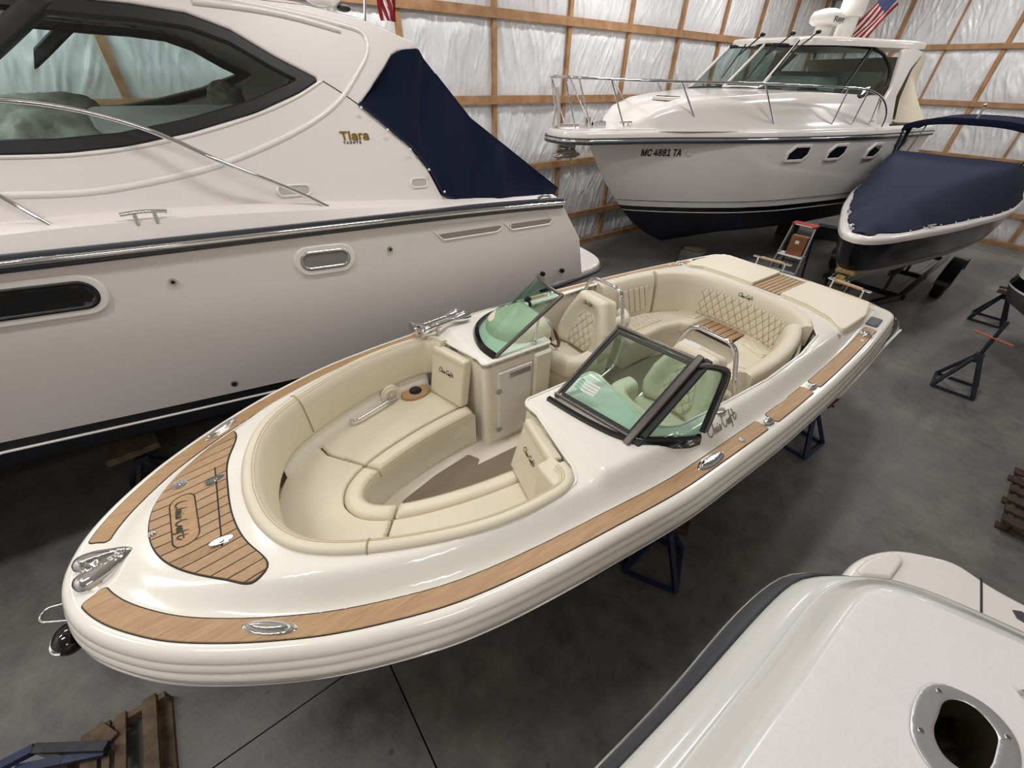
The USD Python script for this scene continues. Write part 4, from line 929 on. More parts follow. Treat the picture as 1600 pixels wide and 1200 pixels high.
# mouldings of the cabin side
def line(px, r, lift=.0, n=60): q = spl(to2(px), n); return tube(ORG + q[:, :1] * ew + q[:, 1:] * eu + NRM / np.linalg.norm(NRM) * lift, r, 8)
lpart("side_crease", line([(-250, 318), (-100, 312), (0, 306), (120, 302), (240, 284), (330, 262), (420, 227), (490, 190), (537, 149), (562, 108), (574, 72), (570, 56), (545, 42), (500, 30), (420, 12), (330, -4), (200, -20)], .022, -.006, 120), GEL, smooth=60)
lpart("roof_moulding", line([(300, 2), (380, 12), (450, 25), (505, 40), (532, 48)], .022, .0), GEL, smooth=60)
lpart("window_lip", line([(-200, 252), (0, 246), (100, 243), (200, 232), (300, 211), (400, 180), (470, 148), (503, 126)], .012, .0), GEL, smooth=60)
lpart("panel_joint", line([(503, 126), (538, 148), (562, 165)], .004, .001), RUBG, smooth=60)
# roof between both sides
rp = [(-220, -60), (-60, -60), (120, -42), (300, -14), (480, 7), (560, 27), (607, 46), (655, 72)]
rr0 = np.array([side(x, y, -.01) for x, y in rp]); rows = []
for t in np.linspace(0, 1, 9): rows.append(rr0 * (1 - t) + mir(rr0) * t + V(0, 0, .10) * math.sin(math.pi * t))
rf = cat(grid(rows), grid(np.array(rows) - V(0, 0, .07))); roof = lpart("hardtop", rf, GEL, smooth=50)
lpart("headliner", grid(np.array(rows) * [1, 1, 1] - V(0, 0, .10)), INTG, smooth=50)
ws = [side(-220, -60), side(-330, 80), side(-330, 420)]
lpart("windscreen_panel", grid([[p for p in ws], [mir(p) for p in ws]]), CABG, smooth=False)
# aft canvas, draped between roof and stern
cl = np.array([side(*p, .02) for p in [(560, 163), (590, 187), (640, 228), (669, 263), (692, 306)]] + [atx(745, 321, XN - .16), atx(800, 317, XN - .12), atx(868, 311, XN - .12)])
cu = np.array([side(*p, .02) for p in [(585, 131), (604, 103), (616, 86), (628, 79), (652, 77)]] + [side(664, 92), side(720, 165), side(800, 243)])
cu = np.r_[cu[:5], np.array([atp(662, 92, (1, 0, 0), -4.45), atp(735, 185, (1, 0, 0), -4.35), atp(872, 294, (1, 0, 0), -4.0)])]
cl, cu = rs(cl, 60), rs(cu, 60); rows = []
ns = meshkit.fbm(np.stack([np.linspace(0, 9, 60), 0 * np.arange(60), 0 * np.arange(60)], 1), 3, 3) - .5
for t in np.linspace(0, 1, 14):
    w = .16 * math.sin(math.pi * t) * ns[:, None] * V(1, 0, .3) - V(.03, 0, 0) * math.sin(math.pi * t); rows.append(cl * (1 - t) + cu * t + w)
g = grid(rows); 
mid = [cu * (1 - t) + mir(cu) * t + V(0, .25, .05) * math.sin(math.pi * t) * np.linspace(0, 1, 60)[:, None] for t in np.linspace(0, 1, 8)]
cv = lpart("aft_canvas", cat(g, mirm(g), grid(mid)), CANVAS, smooth=70, label="navy canvas enclosure")
lpart("canvas_hem", cat(tube(cl, .008, 6), tube(cu[20:], .006, 6)), CANVASL, smooth=60, under=cv)
for p in [(561, 172), (602, 206), (637, 236), (666, 267), (690, 301), (749, 320), (777, 318), (804, 315), (829, 313), (870, 310)]:
    c = atx(*p, XN - .10) if p[0] > 700 else side(*p, .035)
    lpart("snap", ball(c + V(.03, 0, .01), .012, sub=1), SNAP, smooth=60, under=cv)
fold = [np.array([cl[i] * (1 - t) + cu[j] * t + V(.015, 0, .005) for t in np.linspace(.05, .95, 16)]) for i, j in ((14, 26), (24, 33), (34, 40), (44, 47))]
# portlights, vents, fittings on the near topside
def hx(px, py): return atx(px, py, XN - .01)
def oval(px_c, w, h, tilt, dx=0.0, r=None):
    c = hx(*px_c); P = rrect(w, h, r or h * .48)
    o = c + V(dx, 0, 0); f = lambda m_: place(m_, o, (0, 1, tilt), (0, -tilt, 1)) ; return P, f
for px_c, w, h, m_, nm in (((509, 405), .42, .165, STEEL, "portlight"), ((38, 472), .72, .20, BLACK, "portlight")):
    P, f = oval(px_c, w, h, -.075)
    b = lpart(nm, f(pillow(P.buffer(.045).difference(P.buffer(-.01)), .014, -.03, .014, .04)), GEL, smooth=50)
    lpart("portlight_frame", f(pillow(P.difference(P.buffer(-.028)), .022, -.02, .01, .03)), m_, smooth=50, under=b)
    lpart("portlight_glass", f(pillow(P.buffer(-.02), .012, -.02, .002, .05)), mat("portlight_grey", (128, 126, 126), .35) if w < .5 else DKGLASS, smooth=50, under=b)
for p in [(609, 389), (270, 440), (366, 599)]:
    c = hx(*p); b = lpart("through_hull", disc(c + V(.005, 0, 0), .026, .02, 18, (1, 0, 0)), STEEL, smooth=40); lpart("drain_hole", disc(c + V(.012, 0, 0), .014, .01, 14, (1, 0, 0)), BLACK, smooth=40, under=b)
for p in [(878, 423), (848, 428)]: lpart("drain_hole", disc(atx(*p, XN - .03), .028, .04, 14, (1, 0, 0)), BLACK, smooth=40)
for q in ([(677, 354), (778, 343), (783, 356), (776, 361), (693, 374), (677, 360)], [(786, 342), (848, 331), (862, 343), (858, 349), (800, 358), (787, 347)]):
    c = np.array([hx(*p) for p in q]); m2 = c.mean(0); P = Polygon((c - m2)[:, 1:]).buffer(0)
    f = lambda m_: place(m_, m2, (0, 1, 0), (0, 0, 1))
    b = lpart("air_vent", f(pillow(P.buffer(.018).difference(P.buffer(-.002)), .012, -.03, .008, .03)), GELL, smooth=40)
    lpart("vent_recess", f(pillow(P, .004, -.02, .002, .05)), mat("vent_beige", (146, 136, 130), .6), smooth=40, under=b)
for px_c in ((460, 298), (655, 286)):
    c = side(*px_c); f = lambda m_: place(m_, c, (0, 1, -.05), tuple(eu))
    P = rrect(.27 if px_c[0] < 600 else .19, .095, .045)
    b = lpart("fuel_vent", f(pillow(P.difference(P.buffer(-.018)), .015, -.02, .008, .02)), GEL, smooth=40); lpart("vent_recess", f(pillow(P.buffer(-.014), .004, -.01, .001, .04)), INTG, smooth=40, under=b)
# cleats, side rail, deck fittings
def deckp(px, py): return atx(px, py, XN - .14)
a = V(XN - .13, deckp(187, 338)[1], 2.93); z = atx(225, 347, XN - .12)
ca, cb = atx(187, 336, XN - .05), atx(261, 330, XN - .05); f0, f1 = atx(213, 345, XN - .05), atx(244, 342, XN - .05)
b = lpart("cleat", tube(spl([ca, ca * .7 + cb * .3 + V(0, 0, .008), ca * .3 + cb * .7 + V(0, 0, .008), cb], 16), .013, 8), CHROME, smooth=60)
for q in (f0, f1): lpart("cleat_foot", tube([q - V(0, 0, .03), q + (ca * .5 + cb * .5 - (f0 + f1) / 2)], .014, 8), CHROME, under=b, smooth=60)
rl = np.array([side(x, y, .12) for x, y in [(-200, 155), (-60, 160), (0, 165), (60, 170), (125, 180), (180, 193), (240, 212)]] + [atx(x, y, xx) for x, y, xx in [(330, 246, -3.93), (420, 282, -3.90), (490, 312, -3.88), (522, 327, -3.87), (531, 330, -3.87)]])
lpart("side_rail", tube(spl(rl, 70), .016, 10), CHROME, smooth=60)
lpart("rail_foot", disc(atx(532, 331, -3.87), .035, .012, 18), CHROME, smooth=40)
lpart("side_rail", tube([side(-90, 255, .12), atx(0, 307, -3.90), atx(84, 355, -3.87)], .015, 10), CHROME, smooth=60)
for p in [(579, 329), (606, 328)]: lpart("filler_cap", disc(atx(*p, -3.87), .035, .01, 18), STEEL, smooth=40)
b = lpart("stern_chock", pillow(affinity.rotate(rrect(.10, .26, .03), 0), 0.02, -.04, .015, .03).apply_translation(atx(848, 314, XN - .07)), GEL, smooth=40)
c = atx(850, 309, XN - .07); lpart("cleat", tube(spl([c + V(0, -.10, .0), c + V(0, -.03, .02), c + V(0, .03, .02), c + V(0, .10, 0)], 16), .014, 8), CHROME, smooth=60, under=b)
# gold maker's lettering
o = side(532, 219, .004); m = text("Tiara", .062, True, .006); m.vertices = np.array(m.vertices) * (1.25, 1, 1)
lpart("gold_lettering", place(m, o, (0, 1, -.03), tuple(eu)), GOLD, smooth=False, label="gold maker's lettering")
o = side(537, 225, .004); m = text("Y A C H T S", .018, True, .004); m.vertices = np.array(m.vertices) * (1.15, 1, 1); lpart("small_lettering", place(m, o, (0, 1, -.03), tuple(eu)), RUBG, smooth=False)
# inside the cabin, seen through the window
def inside(px, py, x): return atx(px, py, x)
s0, s1 = inside(125, 170, -5.0), inside(400, 168, -5.0)
lpart("cabin_sofa", cat(bx(-5.3, -5.02, s0[1], s1[1] + .35, s0[2] - .45, s0[2], .05), bx(-5.02, -4.75, s0[1], s1[1] + .35, s0[2] - .45, s0[2] - .22, .04)), SEATW, smooth=40)
lpart("cabin_sole", bx(XM - 1.3, XM + 1.3, -3.0, 2.2, 2.75, 2.78), INTG, smooth=False)
d0 = inside(110, 160, -5.4)
def heap(c, s, seed):
    m = trimesh.creation.icosphere(4, 1.0); v = np.array(m.vertices); d = meshkit.fbm(v * 2.3 + seed, 3, seed) - .45; v = v * (1 + .55 * d[:, None]); v[:, 2] = np.maximum(v[:, 2], -.6); m.vertices = v * s + c; return m
lpart("dust_sheet", heap(V(-5.3, d0[1] - .15, d0[2] - .24), V(.34, .45, .30), 4), DUST, smooth=60)
lpart("dust_sheet", heap(V(-5.2, inside(60, 200, -5.2)[1], d0[2] - .4), V(.3, .35, .4), 9), DUST, smooth=60)
lpart("dust_sheet", heap(V(-5.9, inside(350, 140, -5.9)[1], inside(350, 140, -5.9)[2] - .05), V(.14, .16, .12), 12), DUST, smooth=60)
# flag, staff, spotlight on top
b0 = atp(565, 32, (1, 0, 0), -5.6); b1 = atp(569, -30, (1, 0, 0), -5.6); stf = lpart("flag_staff", tube([b0 - V(0, 0, .2), b1], .014, 8), CHROME, smooth=60)
def flag(c0, drop, w, part_, under, swing):
    """A hanging flag: thirteen stripes as strips of cloth with folds."""
    for k in range(7):
        a = np.linspace(0, 1, 14); x = (k / 7 - .5) * w
        P = np.stack([c0 + V(0, 0, -drop) * t + swing * t + V(.04 * math.sin(5 * t + k), x * (1 - .35 * t), 0) for t in a]); Q = P + V(.02 * (-1) ** k, w / 7, 0)
        part_("flag_stripe", grid(np.stack([P, Q])), FLAGR if k % 2 == 0 else FLAGW, under=under, smooth=60)
c0 = atp(592, -40, (1, 0, 0), -5.6); c1 = atp(597, 32, (1, 0, 0), -5.6)
flag(c0, c0[2] - c1[2], .24, lpart, stf, V(0, .05, 0))
c = atp(515, 9, (1, 0, 0), -5.4); lpart("search_light", cat(ball(c + V(0, -.06, .07), .12, (1.0, 1.5, .7)), disc(c, .035, .2)), GEL, smooth=60)
c = atp(537, 13, (1, 0, 0), -5.4); lpart("antenna_mount", cat(ball(c, .05, (.8, 1.4, .6)), tube([c + V(0, .05, -.12), c + V(0, .16, -.08)], .012, 6)), BLACK, smooth=60)

# ------------------------------------------------------------------ the cruiser at the back, bow to the left
RY = Thing("sedan_cruiser", "white cabin cruiser with wraparound windscreen and black registration number at the back", "boat", (-6.31, 5.73, 0), math.radians(81))
# local axes: x aft, y away from the camera side (visible side is y < 0), z up
hb2 = np.array([(-.06, 0), (-.055, .10), (-.03, .22), (.04, .33), (.12, .40), (.36, .53), (.86, .62), (1.5, .75), (2.17, .90), (2.67, 1.06), (3.3, 1.25), (3.95, 1.43), (4.8, 1.57), (5.66, 1.68), (6.5, 1.77), (7.27, 1.82), (8.4, 1.82), (9.6, 1.78)])
def hbw(u, s=1.0): return np.interp(u, hb2[:, 0], hb2[:, 1])
ur = np.r_[-.06, -.055, -.03, .04, .12, .24, .36, .6, .86, np.linspace(1.2, 9.6, 30)]
RZ = 2.75
def rrow(z, f, rake=0.0, u0=None):
    """Points down one side of the hull at height z; f scales the half beam, rake carries the stem aft."""
    t = (ur - ur[0]) / (ur[-1] - ur[0]); u = ur + rake * (1 - t) ** 3
    return np.c_[u, -f(ur) , np.full(len(u), z) if np.ndim(z) == 0 else z]
def both(rows, **k):
    g = grid(rows); v = np.array(g.vertices); v[:, 1] *= -1; return cat(g, tm(v, np.array(g.faces)[:, ::-1]))
def knuckle(u): # hull half breadth under the pulpit
    return np.maximum(hbw(u) - .05, 0) * sstep((u - .45) / 2.4) ** .6 
stem = lambda z: np.interp(z, [.45, .75, 1.09, 1.44, 2.0, 2.48, 2.75], [3.4, 2.75, 2.2, 1.81, 1.25, .90, .70])
def hrow(z, k):
    t = np.linspace(0, 1, 40) ** 1.3; u = stem(z) + (9.5 - stem(z)) * t
    full = hbw(u) ; ent = (1 - np.exp(-(u - stem(z)) / (1.1 + 1.2 * (1 - k)))) ** .8
    return np.c_[u, -np.maximum(full * k * np.minimum(1, ent * 1.06), .002), np.full(40, z)]
zz_ = [2.70, 2.5, 2.2, 1.9, 1.65, 1.47]; kk_ = [1.0, .985, .965, .945, .93, .92]
RY.part("hull", both([hrow(z, k) for z, k in zip(zz_, kk_)]), GEL, smooth=60)
RY.part("boot_stripe", both([hrow(1.47, .922), hrow(1.38, .918)]), BLACKG, smooth=60, label="black boot stripe")
RY.part("pinstripe", both([hrow(1.38, .922), hrow(1.355, .92)]), GEL, smooth=60)
RY.part("pinstripe", both([hrow(1.60, .934), hrow(1.588, .9345)]), RUBG, smooth=60)
RY.part("bottom", both([hrow(1.36, .915), hrow(1.05, .86), hrow(.75, .55), hrow(.50, .05)]), BOTTOM, smooth=40, label="navy bottom paint")
q = hrow(2.70, 1.0)[-1]; tz = np.array([2.9, 2.7, 1.5, .9, .5]); RY.part("transom", grid([[V(9.5, -1.78 * w, z) for z, w in zip(tz, (1, 1, .92, .8, .05))], [V(9.5, 1.78 * w, z) for z, w in zip(tz, (1, 1, .92, .8, .05))]]), GEL, smooth=30)
def along(f, z, dz=0.0): return np.c_[ur, -f(ur), np.full(len(ur), z)]
loop = np.r_[np.c_[ur, -hbw(ur)][::-1], np.c_[ur, hbw(ur)][1:]]; loop3 = np.c_[rs(loop, step=.08), np.full(len(rs(loop, step=.08)), RZ)]
t = np.gradient(loop3, axis=0)[5]; sg = 1 if (t[1] * (-1) * 0 + (V(t[1], -t[0], 0) @ V(0, -1, 0))) > 0 else -1
rp_ = lambda pr: [(sg * a, b) for a, b in pr]
RY.part("rub_rail", sweep(loop3, rp_([(-.05, .05), (.02, .05), (.03, .03), (.03, -.03), (.02, -.05), (-.05, -.05)])), RUBG, smooth=40)
RY.part("rub_insert", sweep(loop3, rp_([(.02, .035), (.042, .02), (.042, -.005), (.02, -.02)])), CHROME, smooth=60, label="polished rub rail strip")
RY.part("bulwark", sweep(loop3, rp_([(-.10, .05), (-.01, .05), (-.015, .10), (-.04, .15), (-.10, .17)])), GEL, smooth=60)
PU = Polygon(np.r_[np.c_[ur, -hbw(ur) + .0], np.c_[ur[::-1], hbw(ur[::-1])]]).buffer(-.06)
RY.part("foredeck", pillow(PU, RZ + .155, RZ + .02, .02, .15, extra=lambda x, y: .03 * (1 - (y / 1.9) ** 2)), GEL, smooth=50)
RY.part("bow_pulpit", ext(Polygon([(.1, -.34), (.8, -.5), (.95, 0), (.8, .5), (.1, .34)]), RZ - .06, RZ), GEL, smooth=30)
# trunk cabin: stations of height and width
st = [(1.25, 2.92, .10), (1.45, 3.03, .38), (1.75, 3.22, .56), (2.3, 3.36, .74), (3.0, 3.43, .93), (3.8, 3.48, 1.10), (4.6, 3.52, 1.28), (5.5, 3.52, 1.38), (6.6, 3.50, 1.48), (7.6, 3.48, 1.52)]
w = np.linspace(-1, 1, 33); rows = []
for u, h, b in st:
    b2 = b + .22; prof = np.sign(w) * np.abs(w) ** .9 * b2; q = np.abs(w); z = RZ + .14 + (h - RZ - .14) * np.where(q < .80, 1 - .05 * (q / .8) ** 2, .95 * (1 - sstep((q - .80) / .2)))
    rows.append(np.c_[np.full(33, u), prof, z])
RY.part("trunk_cabin", grid(rows), GEL, smooth=60)
hz = lambda u: np.interp(u, [s[0] for s in st], [s[1] for s in st])
RY.part("deck_hatch", pillow(affinity.translate(rrect(.42, .46, .08), 2.35, -.22), 3.385, 3.33, .01, .06), GEL, smooth=40)
RY.part("deck_hatch_glass", pillow(affinity.translate(rrect(.32, .36, .05), 2.35, -.22), 3.395, 3.37, .003, .06), DKGLASS, smooth=40)
# windscreen: rails through bottom and top corners
bot = [V(4.42, 1.22, 3.47), V(4.50, .36, 3.51), V(4.70, -.36, 3.515), V(5.3, -.95, 3.50), V(6.10, -1.22, 3.46), V(6.50, -1.42, 3.43), V(7.30, -1.44, 3.62)]
top = [V(5.26, 1.10, 4.24), V(5.43, .35, 4.26), V(5.46, -.35, 4.25), V(6.0, -.85, 4.25), V(6.80, -1.10, 4.23), V(7.05, -1.22, 4.15), V(7.30, -1.36, 3.92)]
for i in range(6):
    a, b, c, d = bot[i], bot[i + 1], top[i], top[i + 1]
    RY.part("windscreen", grid([[a, b], [c, d]]), DARKG, smooth=False)
for i, m_ in ((0, GEL), (1, GEL), (2, GEL), (4, BLACK)): RY.part("mullion", beam(bot[i], top[i], .05, .07, c=.01), m_, smooth=30)
RY.part("windscreen_base", tube(spl(bot[:6], 40), .035, 8), BLACK, smooth=60); RY.part("windscreen_base", tube(spl([bot[1] + V(-.02, 0, .02), bot[2] + V(-.02, 0, .02)], 6) if False else [bot[1] + V(-.03, 0, .03), bot[2] + V(-.03, 0, .03)], .022, 8), GEL, smooth=60)
RY.part("window_frame", tube(fillet([bot[5], bot[6] + V(.03, 0, .0), top[6], top[5], top[4]], .2), .03, 8), BLACK, smooth=60)
RY.part("window_frame", tube(spl(top[:5], 40), .03, 8), BLACK, smooth=60)
mb_ = lambda L: [V(p[0], -p[1], p[2]) for p in L]
fb, ft = mb_(bot[3:]), mb_(top[3:])
for i in range(3): RY.part("windscreen", grid([[fb[i], fb[i + 1]], [ft[i], ft[i + 1]]]), DARKG, smooth=False)
# hardtop
ht = Polygon(spl([(5.30, 1.05), (5.42, .35), (5.42, -.35), (5.95, -.90), (6.75, -1.16), (7.5, -1.36), (8.3, -1.36), (8.3, 1.36), (7.5, 1.36), (6.4, 1.25)], 80, closed=True))
RY.part("hardtop", pillow(ht, 4.36, 4.24, .06, .12, crown=.08, cw=.5), GEL, smooth=60)
for s in (-1, 1):
    P = [V(7.32, s * 1.40, 4.22), V(7.9, s * 1.40, 4.25), V(8.2, s * 1.40, 4.2), V(7.86, s * 1.46, 3.9), V(7.62, s * 1.58, 3.45), V(7.75, s * 1.66, 2.95), V(7.12, s * 1.62, 2.95), V(7.2, s * 1.52, 3.40), V(7.34, s * 1.48, 3.60), V(7.34, s * 1.42, 3.95)]
    pl = np.array(P); P2 = Polygon(pl[:, [0, 2]]).buffer(0); g = pillow(P2, .03, -.03, .02, .12)
    v = np.array(g.vertices); yy = np.interp(v[:, 1], [2.9, 3.45, 3.9, 4.25], [1.66, 1.54, 1.45, 1.39]); RY.part("side_wing", tm(np.c_[v[:, 0], s * (yy + v[:, 2]), v[:, 1]], g.faces), GEL, smooth=50)
RY.part("cabin_interior", bx(7.3, 7.4, -1.2, 1.2, 2.9, 3.85), INTG, smooth=False); RY.part("cabin_seat", bx(6.3, 7.2, -.5, 1.0, 3.2, 3.75, .06), SEATW, smooth=30); RY.part("dash_board", bx(4.9, 5.9, -.9, .9, 3.3, 3.56, .05), GREYP, smooth=30)
# cockpit canvas aft
g = grid(np.stack([rs([V(8.25, -1.40, 4.2), V(7.98, -1.45, 3.9), V(7.9, -1.52, 3.4), V(7.85, -1.66, 2.98)], 20), rs([V(8.5, -1.38, 4.15), V(8.35, -1.50, 3.6), V(8.7, -1.6, 3.3), V(9.2, -1.70, 2.95)], 20), rs([V(8.6, 1.3, 4.1), V(8.8, 1.2, 3.6), V(9.2, 1.3, 3.3), V(9.5, 1.5, 2.95)], 20)])); RY.part("aft_curtain", g, TAN, smooth=60, label="tan aft curtain")
# wipers
for b_, t_, p_ in (((5.20, .30, 4.42), (4.66, .55, 3.66), 0), ((5.30, -.30, 4.42), (4.72, -.05, 3.66), 0), ((5.60, -.62, 4.44), (4.95, -.42, 3.72), 0)):
    b_, t_ = V(*b_), V(*t_); a_ = b_ * .45 + t_ * .55 + V(-.10, 0, .07)
    p = RY.part("wiper", cat(ball(b_, .045, (1.4, 1, .8)), tube([b_, a_], .014, 6)), BLACK, smooth=40)
    RY.part("wiper_blade", tube([a_ + V(.42, .12, .38) * .5, t_ + V(-.06, 0, .02)], .014, 6), BLACK, smooth=40, under=p)
# bow rail and stanchions
tops = [V(-.03, .0, 3.65), V(.06, -.34, 3.64), V(.5, -.55, 3.63), V(1.09, -.72, 3.62), V(2.55, -1.05, 3.62), V(4.03, -1.50, 3.61), V(5.28, -1.72, 3.59), V(6.0, -1.80, 3.55), V(6.45, -1.83, 3.45), V(6.8, -1.84, 3.28), V(7.02, -1.83, 3.02), V(7.04, -1.82, 2.93)]
full_ = spl(tops, 120); rail = np.r_[(full_ * (1, -1, 1))[::-1], full_[1:]]
rp0 = RY.part("bow_rail", tube(rail, .018, 8), CHROME, smooth=60)
for ub, ut in ((.24, -.0), (.50, .12), (1.15, .62), (2.62, 1.9), (4.23, 3.5), (5.69, 5.4), (6.3, 5.95), (6.9, 6.45)):
    for s in (-1, 1):
        i = np.argmin(np.abs(full_[:, 0] - ut) + (full_[:, 2] < 3.3)); tp = full_[i] * (1, -s, 1) if s > 0 else full_[i]
        tp = V(full_[i][0], s * abs(full_[i][1]), full_[i][2]); bp_ = V(ub, s * max(hbw(ub) - .16, .14), RZ + .15)
        p = RY.part("stanchion", tube([bp_, tp], .014, 8), CHROME, smooth=60); RY.part("stanchion_base", disc(bp_, .035, .03, 14), CHROME, smooth=40, under=p)
# anchor in its roller, strap, windlass, cleats
RY.part("anchor", cat(tube([(.10, 0, 2.66), (.46, 0, 2.60)], .045, 8), heap(V(.26, -.05, 2.50), V(.26, .13, .08), 2), tube([(.34, 0, 2.60), (.36, -.02, 2.40)], .05, 8)), STEEL, smooth=50)
for s in (-1, 1): RY.part("anchor_strap", tube([(.02, s * .10, 2.92), (.03, s * .05, 3.2), (.0, 0, 3.5)], .03 if s < 0 else .015, 6), INTG, smooth=40)
RY.part("bow_roller", bx(.0, .5, -.06, .06, 2.9, 2.96, .01), CHROME, smooth=30); RY.part("windlass", cat(disc((.72, 0, 2.99), .07, .14), bx(.8, 1.1, -.06, .06, 2.92, 3.0, .01)), CHROME, smooth=40)
for c in (V(1.25, -.42, 2.95), V(6.95, -1.62, 2.95)): RY.part("cleat", cat(tube([c + V(-.13, 0, .06), c + V(.13, 0, .06)], .014, 8), tube([c + V(-.05, 0, 0), c + V(-.05, 0, .06)], .014, 8), tube([c + V(.05, 0, 0), c + V(.05, 0, .06)], .014, 8)), CHROME, smooth=50)
# portlights, vents and the registration number on the visible side
def onhull(u, z, lift=.0):
    k = np.interp(z, [1.47, 2.70], [.92, 1.0]); row_ = hrow(z, k); y = np.interp(u, row_[:, 0], row_[:, 1]); y2 = np.interp(u + .1, row_[:, 0], row_[:, 1]); t = V(.1, y2 - y, 0); t /= np.linalg.norm(t)
    r2 = hrow(z + .1, np.interp(z + .1, [1.47, 2.70], [.92, 1.0])); up = V(0, np.interp(u, r2[:, 0], r2[:, 1]) - y, .1); up /= np.linalg.norm(up); n = np.cross(t, up); n = n if n[1] < 0 else -n
    return V(u, y, z) + n * lift, t, up
for u, z, w_ in ((4.88, 2.50, .52), (6.0, 2.49, .46), (7.26, 2.47, .40)):
    o, t, up = onhull(u, z, .012); P = Polygon([(-w_ / 2 + .0, -.11), (w_ / 2 - .10, -.11), (w_ / 2, -.02), (w_ / 2, .11), (-w_ / 2 + .14, .11), (-w_ / 2, .0)]).buffer(.02).buffer(-.02)
    b = RY.part("portlight", place(pillow(P.buffer(.05).difference(P.buffer(-.01)), .012, -.04, .01, .04), o, t, up), GEL, smooth=40); RY.part("portlight_glass", place(pillow(P, .006, -.03, .003, .08), o, t, up), DKGLASS, smooth=40, under=b)
for u in (8.12, 8.36): o, t, up = onhull(u, 2.60, .012); RY.part("air_vent", place(pillow(rrect(.16, .16, .02), .006, -.03, .003, .06), o, t, up), GREYP, smooth=40)
o, t, up = onhull(1.68, 2.468, .012)
o1, _, _ = onhull(2.40, 2.478, .012); t = (o1 - o) / np.linalg.norm(o1 - o); m = text("MC 4881 TA", .115, True, .004); wd = m.bounds[1][0]; m.vertices = np.array(m.vertices) * (np.linalg.norm(o1 - o) / wd, 1, 1)
RY.part("registration_number", place(m, o, t, up), INK if False else BLACK, smooth=False, label="black registration lettering")
o, t, up = onhull(2.54, 2.51, .012); RY.part("registration_sticker", place(bx(-.05, .05, -.03, .06, 0, .003), o, t, up), FLAGW, smooth=False)
# radar, life raft canister, flag
RY.part("radar_dome", cat(lathe([(0, 0), (.24, .0), (.31, .05), (.32, .14), (.28, .22), (.12, .27), (0, .28)], (6.7, 0, 4.62), n=32), disc((6.7, 0, 4.52), .16, .22, 24)), RADARW, smooth=50)
m = text("Raymarine", .09, True, .002); m.vertices = np.array(m.vertices) - V(m.bounds[1][0] / 2, 0, 0); vv = np.array(m.vertices); th_ = vv[:, 0] / .325 + math.radians(-70); RY.part("radar_lettering", tm(np.c_[6.7 + (.322 + vv[:, 2]) * np.cos(th_), (.322 + vv[:, 2]) * np.sin(th_), 4.66 + vv[:, 1]], m.faces), GREYP, smooth=False)
RY.part("satellite_dome", cat(lathe([(0, 0), (.22, .0), (.24, .10), (.24, .35), (.15, .5), (0, .54)], (7.3, -.12, 4.78), n=28), disc((7.3, -.12, 4.62), .18, .4, 24)), RADARW, smooth=50)
fs = RY.part("flag_staff", tube([(7.6, -.25, 4.3), (7.85, -.45, 5.35)], .014, 8), CHROME, smooth=60)
for k in range(9):
    a = np.linspace(0, 1, 12); P = np.stack([V(7.84, -.43, 5.3) + V(-.42 * s, .25 * s - .05 * k * .6, -.72 * s - .035 * k) + V(.03 * math.sin(6 * s + k), .02 * math.cos(5 * s), 0) for s in a]); RY.part("flag_stripe", grid(np.stack([P, P + V(.0, -.035, -.04)])), FLAGR if k % 2 == 0 else FLAGW, under=fs, smooth=60)
RY.part("flag_canton", grid(np.stack([np.stack([V(7.85, -.46, 5.33) + V(-.2 * s, .1 * s, -.3 * s) for s in np.linspace(0, 1, 6)]), np.stack([V(7.85, -.70, 5.15) + V(-.2 * s, .1 * s, -.3 * s) for s in np.linspace(0, 1, 6)])])), FLAGB, under=fs, smooth=60)
# ------------------------------------------------------------------ covered runabout on its trailer
CB = Thing("covered_runabout", "navy hulled runabout under a navy mooring cover with bimini top", "boat", (-1.77, 7.69, 0), math.radians(92.5))
# local axes: x aft, y to the far (left) side, z up
h3 = np.array([(0, 0), (.06, .12), (.2, .22), (.4, .31), (.8, .44), (1.4, .61), (2.1, .80), (2.8, .95), (3.7, 1.12), (4.7, 1.22), (5.5, 1.23), (6.4, 1.12)])
h3f = PchipInterpolator(h3[:, 0], h3[:, 1]); CL = 6.3
def runrow(z, k, st, n=50):
    t = np.linspace(0, 1, n) ** 1.5; u = st + (CL - st) * t
    return np.c_[u, -h3f(np.maximum(u - st, 0)) * k, z + 0 * u]
SZ = 1.84
rows = [runrow(SZ - .02, 1.0, .0), runrow(1.70, .99, .06), runrow(1.50, .96, .20), runrow(1.30, .92, .42)]
CB.part("hull", both(rows), NAVYH, smooth=60, label="dark navy hull")
CB.part("hull_stripe", both([runrow(1.30, .923, .42), runrow(1.275, .92, .45)]), mat("stripe_maroon", (104, 40, 36), .3), smooth=60)
CB.part("bottom", both([runrow(1.275, .917, .45), runrow(1.15, .88, .62), runrow(.98, .5, .95), runrow(.86, .03, 1.25)]), mat("bottom_white", (176, 172, 164), .4), smooth=40, label="pale grey bottom")
wz = ((SZ - .02, 1), (1.28, .92), (.87, .05))
CB.part("transom", grid([[V(CL, -1.13 * w, z) for z, w in wz], [V(CL, 1.13 * w, z) for z, w in wz]]), NAVYH, smooth=30)
un = CL * np.linspace(0, 1, 70) ** 1.5
lp = np.r_[np.c_[un, -h3f(un)][::-1], np.c_[un, h3f(un)][1:]]; lp = rs(lp, step=.05); lp3 = np.c_[lp, np.full(len(lp), SZ)]
t = np.gradient(lp3, axis=0)[4]; sg = 1 if V(t[1], -t[0], 0) @ V(0, -1, 0) > 0 else -1
CB.part("gunwale", sweep(lp3, [(sg * a, b) for a, b in [(-.10, .05), (-.02, .055), (.02, .03), (.03, .0), (.025, -.05), (0, -.055), (-.10, -.02)]]), GEL, smooth=50)
